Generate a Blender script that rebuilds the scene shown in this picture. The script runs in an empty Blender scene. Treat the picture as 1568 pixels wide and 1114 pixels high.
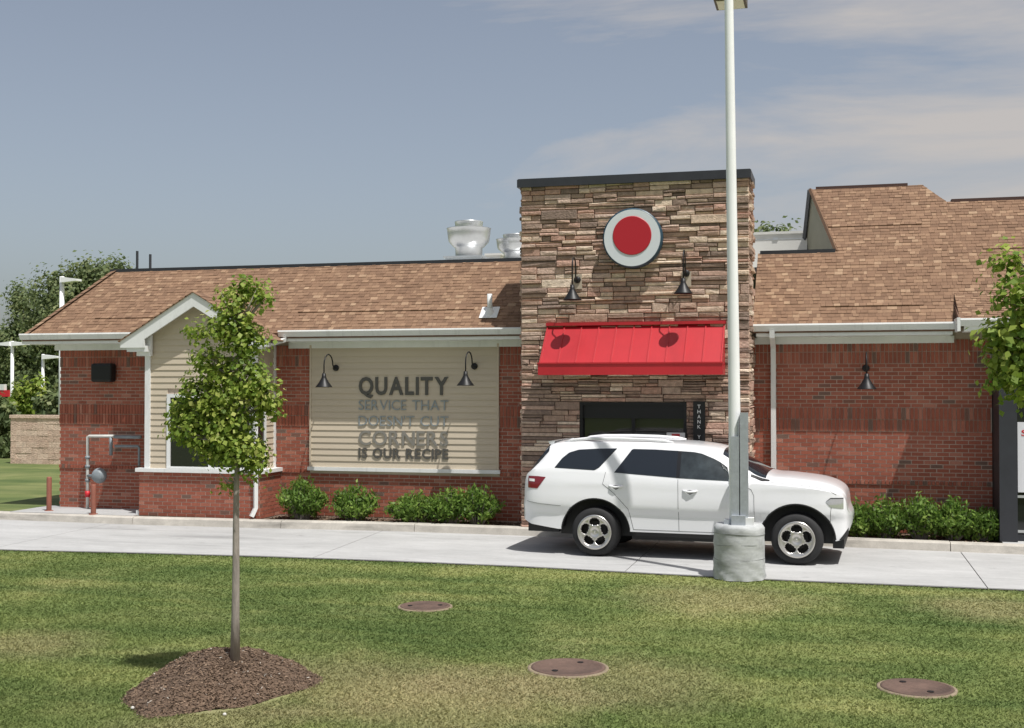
import bpy, math, random
import numpy as np
from mathutils import Vector, Matrix
R_ = math.radians
random.seed(7); rng = np.random.default_rng(7)
scn = bpy.context.scene

# ------------------------------------------------------------------ camera
F_PX, PSI, HZ, CAMH = 1850.0, R_(15.0), 590.0, 2.65
PITCH = math.atan((HZ - 557) / F_PX)
FW = Vector((-math.sin(PSI)*math.cos(PITCH), math.cos(PSI)*math.cos(PITCH), math.sin(PITCH)))
RT = Vector((math.cos(PSI), math.sin(PSI), 0)); UP = RT.cross(FW)
CAM = Vector((0, 0, CAMH))
cd = bpy.data.cameras.new('camera'); cam = bpy.data.objects.new('camera', cd)
scn.collection.objects.link(cam)
cd.sensor_width = 36; cd.lens = F_PX/1568*36; cd.clip_end = 3000; cd.clip_start = .1
m = Matrix((RT, UP, -FW)).transposed().to_4x4(); m.translation = CAM
cam.matrix_world = m
scn.camera = cam
def ray(u, v): return FW + RT*((u-784)/F_PX) + UP*((557-v)/F_PX)
def on_y(u, v, Y): d = ray(u, v); return CAM + d*(Y/d.y)
def on_z(u, v, z=0.): d = ray(u, v); return CAM + d*((z-CAMH)/d.z)

# ------------------------------------------------------------------ sky, sun, exposure
SUN = Vector((.36, -.28, 1)).normalized()
w = bpy.data.worlds.new('World'); scn.world = w; w.use_nodes = True
nt = w.node_tree; N = nt.nodes; L = nt.links
for n in list(N): N.remove(n)
out = N.new('ShaderNodeOutputWorld'); bg = N.new('ShaderNodeBackground'); sky = N.new('ShaderNodeTexSky')
sky.sky_type = 'NISHITA'; sky.sun_disc = False
sky.sun_elevation = math.asin(SUN.z); sky.sun_rotation = math.atan2(SUN.x, SUN.y)
sky.air_density = 1.0; sky.dust_density = 3.0; sky.ozone_density = 1.5; sky.altitude = 200
tc = N.new('ShaderNodeTexCoord'); mp = N.new('ShaderNodeMapping'); mp.inputs['Scale'].default_value = (1.1, 1.0, 5.5)
mp.inputs['Location'].default_value = (3.35, 0.2, 1.1)
nz = N.new('ShaderNodeTexNoise'); nz.inputs['Scale'].default_value = 1.6; nz.inputs['Detail'].default_value = 7
nz.inputs['Roughness'].default_value = .6; nz.inputs['Distortion'].default_value = .5
cr = N.new('ShaderNodeValToRGB'); cr.color_ramp.elements[0].position = .47; cr.color_ramp.elements[1].position = .67
mx = N.new('ShaderNodeMixRGB'); mx.inputs[2].default_value = (5.0, 4.7, 4.5, 1)
ml = N.new('ShaderNodeMath'); ml.operation = 'MULTIPLY'; ml.inputs[1].default_value = .9
hs = N.new('ShaderNodeHueSaturation'); hs.inputs['Saturation'].default_value = .62; hs.inputs['Value'].default_value = 1.0
L.new(tc.outputs['Generated'], mp.inputs[0]); L.new(mp.outputs[0], nz.inputs['Vector']); sx = N.new('ShaderNodeSeparateXYZ'); L.new(tc.outputs['Generated'], sx.inputs[0])
cm = N.new('ShaderNodeMath'); cm.operation = 'MULTIPLY_ADD'; cm.inputs[1].default_value = .28; L.new(sx.outputs[0], cm.inputs[0]); L.new(nz.outputs['Fac'], cm.inputs[2])
L.new(cm.outputs[0], cr.inputs[0])
L.new(cr.outputs[0], ml.inputs[0]); L.new(ml.outputs[0], mx.inputs[0])
L.new(sky.outputs[0], hs.inputs['Color']); L.new(hs.outputs[0], mx.inputs[1]); L.new(mx.outputs[0], bg.inputs[0])
bg.inputs[1].default_value = .112
L.new(bg.outputs[0], out.inputs[0])
sd = bpy.data.lights.new('sun', 'SUN'); sd.energy = 4.8; sd.angle = R_(.6); sd.color = (1, .975, .935)
so = bpy.data.objects.new('sun', sd); scn.collection.objects.link(so)
so.rotation_euler = (-SUN).to_track_quat('-Z', 'Y').to_euler(); so.location = (0, 0, 30)
scn.view_settings.view_transform = 'Standard'; scn.view_settings.look = 'None'
scn.view_settings.exposure = 0.0; scn.view_settings.gamma = 1

# ------------------------------------------------------------------ helpers
def link(o): scn.collection.objects.link(o); return o
def tag(o, label=None, cat=None, group=None, kind=None):
    if label: o['label'] = label
    if cat: o['category'] = cat
    if group: o['group'] = group
    if kind: o['kind'] = kind
    return o
def attach(o, p):
    if p is not None:
        o.parent = p
        if not p.get('local'): o.matrix_parent_inverse = Matrix.Translation(-Vector(p.get('base', (0, 0, 0))))
def thing(name, loc, label, cat, group=None, kind=None, rz=None):
    o = link(bpy.data.objects.new(name, None)); o.location = loc; o.empty_display_size = .2
    o['base'] = tuple(loc)
    if rz is not None: o.rotation_euler.z = rz; o['local'] = 1
    return tag(o, label, cat, group, kind)

class MB:
    def __init__(s): s.v = []; s.f = []; s.t = []; s.mi = []
    def add(s, vs, fs, tone=0., mi=0):
        b = len(s.v); s.v += [tuple(p) for p in vs]
        for f in fs: s.f.append(tuple(i+b for i in f)); s.t.append(tone); s.mi.append(mi)
    def box(s, x0, x1, y0, y1, z0, z1, tone=0., mi=0):
        s.add([(x0,y0,z0),(x1,y0,z0),(x1,y1,z0),(x0,y1,z0),(x0,y0,z1),(x1,y0,z1),(x1,y1,z1),(x0,y1,z1)],
              [(0,3,2,1),(4,5,6,7),(0,1,5,4),(1,2,6,5),(2,3,7,6),(3,0,4,7)], tone, mi)
    def prism(s, poly, vec, tone=0., mi=0):         # poly: CCW seen from -vec ... closed both ends
        n = len(poly); vec = Vector(vec); a = [Vector(p) for p in poly]
        s.add(a + [p+vec for p in a], [tuple(range(n-1,-1,-1)), tuple(range(n, 2*n))] + [(i,(i+1)%n,(i+1)%n+n,i+n) for i in range(n)], tone, mi)
    def tube(s, pts, r, k=8, caps=True, tone=0., mi=0, flat=None):
        pts = [Vector(p) for p in pts]; rs = r if isinstance(r, (list, tuple)) else [r]*len(pts)
        b = len(s.v); prev = None
        for i, p in enumerate(pts):
            d = (pts[min(i+1,len(pts)-1)] - pts[max(i-1,0)]).normalized()
            if prev is None: a = d.orthogonal().normalized() if abs(d.z) < .99 else Vector((1,0,0))
            else: a = (prev - d*prev.dot(d)).normalized()
            prev = a; c = d.cross(a)
            for j in range(k):
                t = 2*math.pi*(j+.5)/k; s.v.append(tuple(p + (a*math.cos(t) + c*math.sin(t))*rs[i]))
        for i in range(len(pts)-1):
            for j in range(k):
                s.f.append((b+i*k+j, b+i*k+(j+1)%k, b+(i+1)*k+(j+1)%k, b+(i+1)*k+j)); s.t.append(tone); s.mi.append(mi)
        if caps:
            s.f.append(tuple(b+j for j in range(k-1,-1,-1))); s.t.append(tone); s.mi.append(mi)
            e = b+(len(pts)-1)*k; s.f.append(tuple(e+j for j in range(k))); s.t.append(tone); s.mi.append(mi)
    def lathe(s, prof, c, k=24, axis='z', tone=0., mi=0):   # prof [(r,h)] ; axis z or y
        b = len(s.v); c = Vector(c)
        for r, h in prof:
            for j in range(k):
                t = 2*math.pi*j/k
                p = Vector((r*math.cos(t), r*math.sin(t), h)) if axis == 'z' else Vector((r*math.cos(t), h, r*math.sin(t)))
                s.v.append(tuple(c+p))
        for i in range(len(prof)-1):
            for j in range(k):
                q = (b+i*k+j, b+i*k+(j+1)%k, b+(i+1)*k+(j+1)%k, b+(i+1)*k+j)
                s.f.append(q if axis == 'z' else q[::-1]); s.t.append(tone); s.mi.append(mi)
    def build(s, name, mats, parent=None, smooth=False, attr=True):
        me = bpy.data.meshes.new(name); me.from_pydata(s.v, [], s.f)
        for mm in (mats if isinstance(mats, (list, tuple)) else [mats]): me.materials.append(mm)
        if any(s.mi): me.polygons.foreach_set('material_index', s.mi)
        if attr:
            a = me.attributes.new('tone', 'FLOAT', 'FACE'); a.data.foreach_set('value', s.t)
        if smooth: me.polygons.foreach_set('use_smooth', [True]*len(s.f))
        me.update(); o = link(bpy.data.objects.new(name, me)); attach(o, parent); return o

def quads_mesh(name, V, Fq, tone, mat, parent=None, smooth=False):
    """fast mesh from numpy arrays: V (n,3), Fq (m,k), tone (m)"""
    me = bpy.data.meshes.new(name); nv = len(V); nf, k = Fq.shape
    me.vertices.add(nv); me.vertices.foreach_set('co', V.astype(np.float32).ravel())
    me.loops.add(nf*k); me.loops.foreach_set('vertex_index', Fq.astype(np.int32).ravel())
    me.polygons.add(nf); me.polygons.foreach_set('loop_start', np.arange(0, nf*k, k, dtype=np.int32))
    me.polygons.foreach_set('loop_total', np.full(nf, k, dtype=np.int32))
    me.update(calc_edges=True); me.validate()
    a = me.attributes.new('tone', 'FLOAT', 'FACE'); a.data.foreach_set('value', tone.astype(np.float32))
    if smooth: me.polygons.foreach_set('use_smooth', np.ones(nf, dtype=bool))
    me.materials.append(mat); o = link(bpy.data.objects.new(name, me)); attach(o, parent); return o

# ------------------------------------------------------------------ materials
def mat(name, col, rough=.6, metal=0., noise=None, bump=None, ramp=None, coat=0., spec=.5, trans=0., stretch=(1,1,1), streak=None):
    """noise=(scale, amount): value variation.  ramp=[(pos,col)..] over the face attribute 'tone'."""
    M = bpy.data.materials.new(name); M.use_nodes = True
    t = M.node_tree; n = t.nodes; l = t.links; b = n['Principled BSDF']
    b.inputs['Roughness'].default_value = rough; b.inputs['Metallic'].default_value = metal
    b.inputs['Coat Weight'].default_value = coat; b.inputs['Specular IOR Level'].default_value = spec
    cs = None
    if ramp:
        at = n.new('ShaderNodeAttribute'); at.attribute_name = 'tone'
        r = n.new('ShaderNodeValToRGB'); r.color_ramp.interpolation = 'LINEAR'
        while len(r.color_ramp.elements) < len(ramp): r.color_ramp.elements.new(.5)
        for e, (p, c) in zip(r.color_ramp.elements, ramp): e.position = p; e.color = (*c, 1)
        l.new(at.outputs['Fac'], r.inputs[0]); cs = r.outputs[0]
    else:
        rg = n.new('ShaderNodeRGB'); rg.outputs[0].default_value = (*col, 1); cs = rg.outputs[0]
    tcn = n.new('ShaderNodeTexCoord'); mpn = n.new('ShaderNodeMapping'); mpn.inputs['Scale'].default_value = stretch
    l.new(tcn.outputs['Object'], mpn.inputs[0])
    if noise:
        for sc, am in (noise if isinstance(noise[0], tuple) else [noise]):
            z = n.new('ShaderNodeTexNoise'); z.inputs['Scale'].default_value = sc; z.inputs['Detail'].default_value = 6; z.inputs['Roughness'].default_value = .6
            l.new(mpn.outputs[0], z.inputs['Vector'])
            mr = n.new('ShaderNodeMapRange'); mr.inputs[1].default_value = .28; mr.inputs[2].default_value = .72
            mr.inputs[3].default_value = 1-am; mr.inputs[4].default_value = 1+am
            l.new(z.outputs['Fac'], mr.inputs[0])
            mm = n.new('ShaderNodeVectorMath'); mm.operation = 'SCALE'
            l.new(cs, mm.inputs[0]); l.new(mr.outputs[0], mm.inputs['Scale']); cs = mm.outputs[0]
    l.new(cs, b.inputs['Base Color'])
    if bump:
        z = n.new('ShaderNodeTexNoise'); z.inputs['Scale'].default_value = bump[0]; z.inputs['Detail'].default_value = 5
        l.new(mpn.outputs[0], z.inputs['Vector'])
        bp = n.new('ShaderNodeBump'); bp.inputs['Strength'].default_value = bump[1]; bp.inputs['Distance'].default_value = bump[2] if len(bump) > 2 else .02
        l.new(z.outputs['Fac'], bp.inputs['Height']); l.new(bp.outputs[0], b.inputs['Normal'])
    if trans:
        tr = n.new('ShaderNodeBsdfTranslucent'); l.new(cs, tr.inputs[0]); ms = n.new('ShaderNodeMixShader'); ms.inputs[0].default_value = trans
        l.new(b.outputs[0], ms.inputs[1]); l.new(tr.outputs[0], ms.inputs[2]); l.new(ms.outputs[0], n['Material Output'].inputs[0])
    return M

BRK = [(0,(.15,.095,.072)),(.12,(.19,.088,.062)),(.2,(.25,.073,.043)),(.5,(.30,.085,.050)),(.8,(.345,.108,.066)),(1,(.41,.18,.125))]
M_brick = mat('red_brick', None, .85, ramp=BRK, noise=((45,.18),(.8,.10)), bump=(120,.3,.004))
M_mortar = mat('mortar', (.46,.37,.31), .95, noise=(30,.15), bump=(150,.3,.004))
STN = [(0,(.20,.145,.118)),(.2,(.31,.22,.172)),(.4,(.41,.285,.215)),(.55,(.45,.27,.205)),(.7,(.46,.345,.275)),(.85,(.60,.455,.34)),(1,(.74,.61,.485))]
M_stone = mat('ledge_stone', None, .9, ramp=STN, noise=((14,.28),(60,.15)), bump=(35,.7,.02))
M_stonegap = mat('stone_joint', (.12,.095,.08), .95, noise=(20,.2))
SHG = [(0,(.165,.096,.058)),(.3,(.20,.117,.072)),(.6,(.23,.137,.084)),(.85,(.275,.17,.105)),(1,(.35,.235,.15))]
M_shingle = mat('asphalt_shingle', None, .95, ramp=SHG, noise=((7,.14),(90,.2)), bump=(200,.4,.004))
M_roofbase = mat('roof_underlay', (.16,.09,.06), .95, noise=(10,.2))
M_white = mat('white_trim', (.74,.75,.74), .5, noise=(3,.05))
M_gutter = mat('white_gutter_metal', (.70,.71,.70), .35, noise=(2,.05))
M_siding = mat('beige_siding', (.53,.455,.35), .65, noise=((2,.05),(40,.04)), bump=(60,.15,.004), stretch=(.2,1,4))
M_dark = mat('charcoal_metal', (.028,.03,.036), .45, noise=(4,.15))
M_black = mat('black_metal', (.012,.012,.013), .45, spec=.35)
M_glass = mat('dark_window_glass', (.012,.014,.014), .06, spec=.6)
M_awn = mat('red_awning_metal', (.45,.02,.028), .38, noise=(2,.06))
M_galv = mat('galvanised_steel', (.62,.64,.65), .35, metal=.75, noise=(6,.12))
M_alu = mat('spun_aluminium', (.55,.56,.57), .38, metal=.8, noise=(5,.08))
M_conc = mat('drive_concrete', (.405,.405,.40), .9, noise=((.35,.13),(1.6,.13),(7,.06),(50,.08)), bump=(180,.3,.004), stretch=(.35,1,1))
def stain(M, sc, st, lo, hi, fac, loc=(0,0,0)):
    t = M.node_tree; n = t.nodes; l = t.links; b = n['Principled BSDF']; src = b.inputs['Base Color'].links[0].from_socket
    c = n.new('ShaderNodeTexCoord'); mp_ = n.new('ShaderNodeMapping'); mp_.inputs['Scale'].default_value = st; mp_.inputs['Location'].default_value = loc
    z = n.new('ShaderNodeTexNoise'); z.inputs['Scale'].default_value = sc; z.inputs['Detail'].default_value = 6; z.inputs['Roughness'].default_value = .62
    r = n.new('ShaderNodeMapRange'); r.inputs[1].default_value = lo; r.inputs[2].default_value = hi; r.inputs[3].default_value = 1; r.inputs[4].default_value = fac
    v = n.new('ShaderNodeVectorMath'); v.operation = 'SCALE'
    l.new(c.outputs['Object'], mp_.inputs[0]); l.new(mp_.outputs[0], z.inputs['Vector']); l.new(z.outputs['Fac'], r.inputs[0]); l.new(src, v.inputs[0]); l.new(r.outputs[0], v.inputs['Scale']); l.new(v.outputs[0], b.inputs['Base Color'])
stain(M_conc, 1.0, (.22,1.6,1), .56, .70, .72); stain(M_conc, 3.0, (.5,1.2,1), .64, .72, .62, (5,2,0)); stain(M_awn, 1.4, (1,.4,.4), .5, .75, .82); stain(M_awn, 22, (3,.15,.15), .52, .8, .9)
M_kerb = mat('kerb_concrete', (.47,.44,.39), .9, noise=((.9,.14),(5,.14),(60,.1)), bump=(120,.3,.005))
M_joint = mat('joint_dirt', (.10,.09,.08), .95)
M_mulch = mat('brown_mulch', (.15,.10,.068), 1., noise=((6,.3),(40,.4)), bump=(45,1.,.05))
M_chip = mat('mulch_chips', None, 1., ramp=[(0,(.075,.05,.034)),(.5,(.165,.11,.073)),(.9,(.26,.185,.13)),(1,(.5,.46,.40))])
M_iron = mat('rusty_iron', (.115,.072,.055), .8, noise=((3,.35),(30,.2)), bump=(60,.4,.006))
M_pole = mat('white_pole_paint', (.88,.89,.90), .35, noise=(2,.05))
M_wrap = mat('grey_wrapped_concrete', (.44,.455,.455), .75, noise=((2.5,.12),(9,.12)), bump=(7,.25,.02), stretch=(1,1,2.5))
M_rust = mat('rust_brown_paint', (.24,.085,.055), .7, noise=(8,.15))
M_block = mat('tan_split_block', None, .95, ramp=[(0,(.58,.42,.33)),(1,(.72,.55,.44))], noise=((9,.2),(40,.2)), bump=(25,.8,.03))
M_red = mat('red_paint', (.55,.02,.03), .5)
stain(M_kerb, 2.0, (.5,1,2.5), .52, .68, .66); stain(M_white, 5, (1.5,1,.3), .55, .75, .86); stain(M_gutter, 6, (2,1,.25), .52, .75, .82); stain(M_wrap, 3.5, (1,1,1.6), .52, .68, .72)
M_bark = mat('grey_bark', (.30,.265,.235), .95, noise=((20,.25),(60,.15)), bump=(40,.6,.01), stretch=(1,1,.25))
M_blue = mat('navy_rim', (.02,.055,.085), .4)
def leafmat(name, ramp, tr=.35): return mat(name, None, .55, ramp=ramp, trans=tr, spec=.35)
M_leaf = leafmat('young_tree_leaves', [(0,(.11,.20,.03)),(.5,(.26,.355,.055)),(.85,(.46,.51,.12)),(1,(.66,.65,.26))], .45)
M_yew = leafmat('yew_needles', [(0,(.075,.15,.028)),(.6,(.17,.28,.05)),(1,(.31,.42,.09))], .4)
M_far = leafmat('far_tree_leaves', [(0,(.09,.135,.055)),(.6,(.175,.22,.09)),(1,(.30,.325,.145))], .4)

DRY = [(540,1045,.8),(700,1075,.8),(950,1045,.7),(760,1050,.5),(1100,915,.8),(40,985,.5),(330,1108,.5),(1520,930,.6)]      # worn, dry patches of turf
def grass_mat(name, blade, base=.84):
    M = bpy.data.materials.new(name); M.use_nodes = True
    t = M.node_tree; n = t.nodes; l = t.links; b = n['Principled BSDF']; b.inputs['Roughness'].default_value = .85; b.inputs['Specular IOR Level'].default_value = .2
    g = n.new('ShaderNodeNewGeometry')
    def noise(sc, st, det=5, rough=.6, dist=0.):
        mp = n.new('ShaderNodeMapping'); mp.inputs['Scale'].default_value = st; mp.inputs['Rotation'].default_value = (0,0,R_(-8))
        z = n.new('ShaderNodeTexNoise'); z.inputs['Scale'].default_value = sc; z.inputs['Detail'].default_value = det; z.inputs['Roughness'].default_value = rough; z.inputs['Distortion'].default_value = dist
        l.new(g.outputs['Position'], mp.inputs[0]); l.new(mp.outputs[0], z.inputs['Vector']); return z.outputs['Fac']
    def ramp(src, els):
        r = n.new('ShaderNodeValToRGB')
        while len(r.color_ramp.elements) < len(els): r.color_ramp.elements.new(.5)
        for e, (p, c) in zip(r.color_ramp.elements, els): e.position = p; e.color = (*c, 1)
        l.new(src, r.inputs[0]); return r.outputs[0]
    a = ramp(noise(.55, (1,1,0), 6, .6, .4), [(.28,(.142,.20,.068)),(.48,(.195,.245,.088)),(.62,(.275,.305,.125)),(.80,(.39,.375,.19))])
    c = ramp(noise(.7, (.16,1.7,0), 4), [(.36,(.70,.78,.72)),(.64,(1.22,1.16,1.12))])
    mm = n.new('ShaderNodeVectorMath'); mm.operation = 'MULTIPLY'; l.new(a, mm.inputs[0]); l.new(c, mm.inputs[1])
    f = ramp(noise(38, (1,1,0), 3), [(.3,(.85,.86,.84)),(.7,(1.15,1.13,1.1))])
    for (cu, cv, rad) in DRY:
        cpt = on_z(cu, cv); ds = n.new('ShaderNodeVectorMath'); ds.operation = 'DISTANCE'; ds.inputs[1].default_value = (cpt.x, cpt.y, 0); l.new(g.outputs['Position'], ds.inputs[0])
        nn2 = noise(1.8, (1,1,0), 5, .65); ad = n.new('ShaderNodeMath'); ad.operation = 'MULTIPLY_ADD'; ad.inputs[1].default_value = -1.6*rad; l.new(nn2, ad.inputs[0]); l.new(ds.outputs['Value'], ad.inputs[2])
        mr = n.new('ShaderNodeMapRange'); mr.inputs[1].default_value = -.15*rad; mr.inputs[2].default_value = 1.1*rad; mr.inputs[3].default_value = .5; mr.inputs[4].default_value = 0; l.new(ad.outputs[0], mr.inputs[0])
        mxx = n.new('ShaderNodeMix'); mxx.data_type = 'RGBA'; mxx.inputs[7].default_value = (.40,.345,.20,1); l.new(mr.outputs[0], mxx.inputs[0]); l.new(mm.outputs[0], mxx.inputs[6]); mm = mxx; mm_out = mxx.outputs[2]
        sc1 = n.new('ShaderNodeVectorMath'); sc1.operation = 'SCALE'; sc1.inputs['Scale'].default_value = 1; l.new(mm_out, sc1.inputs[0]); mm = sc1
    m2 = n.new('ShaderNodeVectorMath'); m2.operation = 'MULTIPLY'; l.new(mm.outputs[0], m2.inputs[0]); l.new(f, m2.inputs[1]); cs = m2.outputs[0]
    if not blade:
        dk = n.new('ShaderNodeVectorMath'); dk.operation = 'SCALE'; dk.inputs['Scale'].default_value = base; l.new(cs, dk.inputs[0]); cs = dk.outputs[0]
    if blade:
        at = n.new('ShaderNodeAttribute'); at.attribute_name = 'tone'
        r = n.new('ShaderNodeValToRGB'); els = [(0,(.94,.95,.94)),(.8,(1.08,1.08,1.08)),(.95,(1.18,1.14,1.15)),(1,(1.35,1.25,1.3))]
        while len(r.color_ramp.elements) < 4: r.color_ramp.elements.new(.5)
        for e, (p, cc) in zip(r.color_ramp.elements, els): e.position = p; e.color = (*cc, 1)
        l.new(at.outputs['Fac'], r.inputs[0])
        m3 = n.new('ShaderNodeVectorMath'); m3.operation = 'MULTIPLY'; l.new(cs, m3.inputs[0]); l.new(r.outputs[0], m3.inputs[1]); cs = m3.outputs[0]
        tr = n.new('ShaderNodeBsdfTranslucent'); l.new(cs, tr.inputs[0]); ms = n.new('ShaderNodeMixShader'); ms.inputs[0].default_value = .35
        l.new(b.outputs[0], ms.inputs[1]); l.new(tr.outputs[0], ms.inputs[2]); l.new(ms.outputs[0], n['Material Output'].inputs[0])
    l.new(cs, b.inputs['Base Color']); return M
M_ground = grass_mat('lawn_soil_and_grass', False); M_blade = grass_mat('grass_blades', True); M_turf = grass_mat('dense_turf', False, .62)

# ------------------------------------------------------------------ ground, drive, kerb
YM, YB, YT = 21.6, 20.7, 20.75          # main wall, bay front, tower front planes
mb = MB(); mb.add([(-900,-60,-.012),(900,-60,-.012),(900,1500,-.012),(-900,1500,-.012)], [(0,1,2,3)])
tag(mb.build('ground', M_ground), kind='structure')
def interp(x, pts): return float(np.interp(x, [p[0] for p in pts], [p[1] for p in pts]))
KERB = [(-40,21.6),(-25,20.9),(-16,20.42),(-12.75,20.3),(-10.3,20.42),(-7.9,20.62),(-5.3,20.58),(0,20.5),(3,20.3),(8,20.15),(20,20.1)]
EDGE = [(-40,16.6),(-13,16.72),(-10.8,16.95),(-8.6,17.12),(-6.5,17.18),(-4.5,17.15),(-2.5,16.98),(-.7,16.86),(2.4,16.86),(8,16.9),(20,16.9)]
kerb_y = lambda x: interp(x, KERB); edge_y = lambda x: interp(x, EDGE)
mb = MB(); xs = np.linspace(-40, 20, 121)
vs = []; fs = []
for x in xs: vs += [(x, edge_y(x)-.02, .002), (x, kerb_y(x)+.1, .002)]
for i in range(len(xs)-1): fs.append((2*i, 2*i+2, 2*i+3, 2*i+1))
mb.add(vs, fs); drive = tag(mb.build('driveway', M_joint), kind='structure')
cuts = [-40,-33,-27.6,-22.6,-17.9,-13.2,-7.75,-2.9,1.9,6.8,12,20]
for a, b in zip(cuts[:-1], cuts[1:]):
    mb = MB(); n = 12; g = .007
    sk = [(-.6 if a == -7.75 or a == -13.2 else 0), (-.6 if b == -7.75 or b == -13.2 else 0)]
    top = []; 
    for i in range(n+1):
        f = i/n; x0 = a+g+(b-a-2*g)*f
        xk = x0 + (sk[0]*(1-f)+sk[1]*f)*.35
        top.append(((x0, edge_y(x0), .014), (xk, kerb_y(xk)+.05, .014)))
    vs = [p for q in top for p in q]; fs = [(2*i,2*i+2,2*i+3,2*i+1) for i in range(n)]
    bo = [(x,y,.0) for x,y,z in vs]; k = len(vs)
    fs += [(2*i+k, 2*i+2+k, 2*i+2, 2*i) for i in range(n)]                        # near edge
    fs += [(0, 1, 1+k, k), (2*n+1, 2*n, 2*n+k, 2*n+1+k)]
    mb.add(vs+bo, fs); mb.build('concrete_slab', M_conc, drive)
# kerb: profile extruded along path, cast in sections
PROF = [(0,0),(.025,.13),(.05,.15),(.20,.155),(.20,0)]
kroot = tag(thing('kerb', (0,20.5,0), None, None), kind='structure')
kcuts = [-40,-34,-29,-24,-20,-16.4,-12.9,-9.9,-7.35,-4.3,-1.3,1.75,4.8,8,12,20]
for a, b in zip(kcuts[:-1], kcuts[1:]):
    mb = MB(); n = 8; vs = []; fs = []; k = len(PROF)
    for i in range(n+1):
        x = a+.006+(b-a-.012)*i/n; dz = random.uniform(-.002,.002)
        for (dy, z) in PROF: vs.append((x, kerb_y(x)+dy, z+.002+(dz if z > .1 else 0)))
    for i in range(n):
        for j in range(k-1): fs.append((i*k+j, (i+1)*k+j, (i+1)*k+j+1, i*k+j+1))
    fs += [tuple(range(k)), tuple(n*k+j for j in range(k-1,-1,-1))]
    mb.add(vs, fs); mb.build('kerb_section', M_kerb, kroot)
# raised planting ground behind the kerb: lawn to the left, mulch beds against the walls, service pad
def strip(name, x0, x1, ya, yb, z, m, n=30, kind='structure'):
    mb = MB(); vs = []; 
    for i in range(n+1):
        x = x0+(x1-x0)*i/n; vs += [(x, ya(x), z), (x, yb(x), z)]
    mb.add(vs, [(2*i,2*i+2,2*i+3,2*i+1) for i in range(n)]); o = mb.build(name, m); tag(o, kind=kind); return o
kb = lambda x: kerb_y(x)+.19
strip('raised_lawn', -40, -15.0, kb, lambda x: 60, .135, M_turf)
pad = MB(); pad.box(-15.75, -13.0, 20.50, 21.75, .02, .165); tag(pad.build('service_pad', M_conc), kind='structure')
strip('mulch_bed', -10.6, -1.2, kb, lambda x: YM+.05, .12, M_mulch)
strip('mulch_ground', -1.2, 2.55, kb, lambda x: YM+.05, .12, M_mulch)
strip('entry_paving', 2.56, 20, kb, lambda x: YM+3, .145, M_conc)

# ------------------------------------------------------------------ restaurant building
BLD = thing('restaurant_building', (-6, YM, .15), 'long brick restaurant with stone tower, beige bay and brown shingle roof', 'building')
bricks = []     # (quad frame, a0,a1,z0,z1,proj,tone,dist)
def brick_wall(o, d, nrm, length, rows, holes=()):
    o = Vector((*o, 0)); d = Vector((*d, 0)); nrm = Vector((*nrm, 0)); ph = random.random()
    def put(a0, a1, z0, z1, pr):
        a0 = max(a0, .0); a1 = min(a1, length)
        if a1-a0 < .02: return
        segs = [(a0, a1)]
        for h0, h1, hz0, hz1 in holes:
            if z1 > hz0+.005 and z0 < hz1-.005:
                ns = []
                for s0, s1 in segs:
                    if s1 <= h0 or s0 >= h1: ns.append((s0, s1)); continue
                    if s0 < h0-.02: ns.append((s0, h0))
                    if s1 > h1+.02: ns.append((h1, s1))
                segs = ns
        for s0, s1 in segs:
            c = o + d*((s0+s1)/2) + Vector((0,0,(z0+z1)/2))
            # a few dark over-burnt bricks, loosely clustered
            dk = math.sin(c.x*2.3+c.y*3)*math.sin(c.z*3.1+c.x*.7)
            t = random.betavariate(1.6,1.8)*.8+.2
            if random.random() < .035+.10*max(0, dk-.55)/.45*2: t = random.uniform(0,.15)
            bricks.append((o, d, nrm, s0, s1, z0, z1, pr+random.uniform(0,.002), t, (c-CAM).length))
    for kind, z0, z1, pr in rows:
        if kind == 'run':
            n = max(1, round((z1-z0)/.0677)); h = (z1-z0)/n
            for i in range(n):
                a = -.203 + (.1015 if i % 2 else 0) + .03*ph
                while a < length:
                    put(a, a+.190, z0+i*h, z0+(i+1)*h-.0125, pr); a += .203
        else:
            a = 0
            while a < length: put(a, a+.0555, z0, z1-.012, pr); a += .0677
ROWS_L = [('run',.15,.965,0),('sol',.965,1.045,.02),('run',1.045,1.87,0),('sol',1.87,2.075,.012),('sol',2.075,2.28,.012),('run',2.28,3.03,0),('sol',3.03,3.235,.006),('sol',3.235,3.44,.006)]
core = MB()
core.box(-15.40, 2.52, YM+.005, YM+.3, .0, 3.62)              # main wall backing (mortar face 12 mm back)
core.box(-15.40, -15.1, YM+.3, 30, 0, 3.62); core.box(-15.1, 8, 29.7, 30, 0, 4.9)
wallo = core.build('brick_wall', M_mortar, BLD)
# left section, pilasters, base under the siding, right section
brick_wall((-15.41, YM), (1,0), (0,-1), 15.41-12.95, ROWS_L)
SX0, SX1, SZ0, SZ1 = -9.83, -6.03, 1.05, 3.37                   # siding panel
brick_wall((-10.55, YM), (1,0), (0,-1), 10.55-5.40, ROWS_L, [(SX0+10.55, SX1+10.55, .965, 3.5)])
brick_wall((-1.42, YM), (1,0), (0,-1), 1.42+2.52, ROWS_L)
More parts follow.
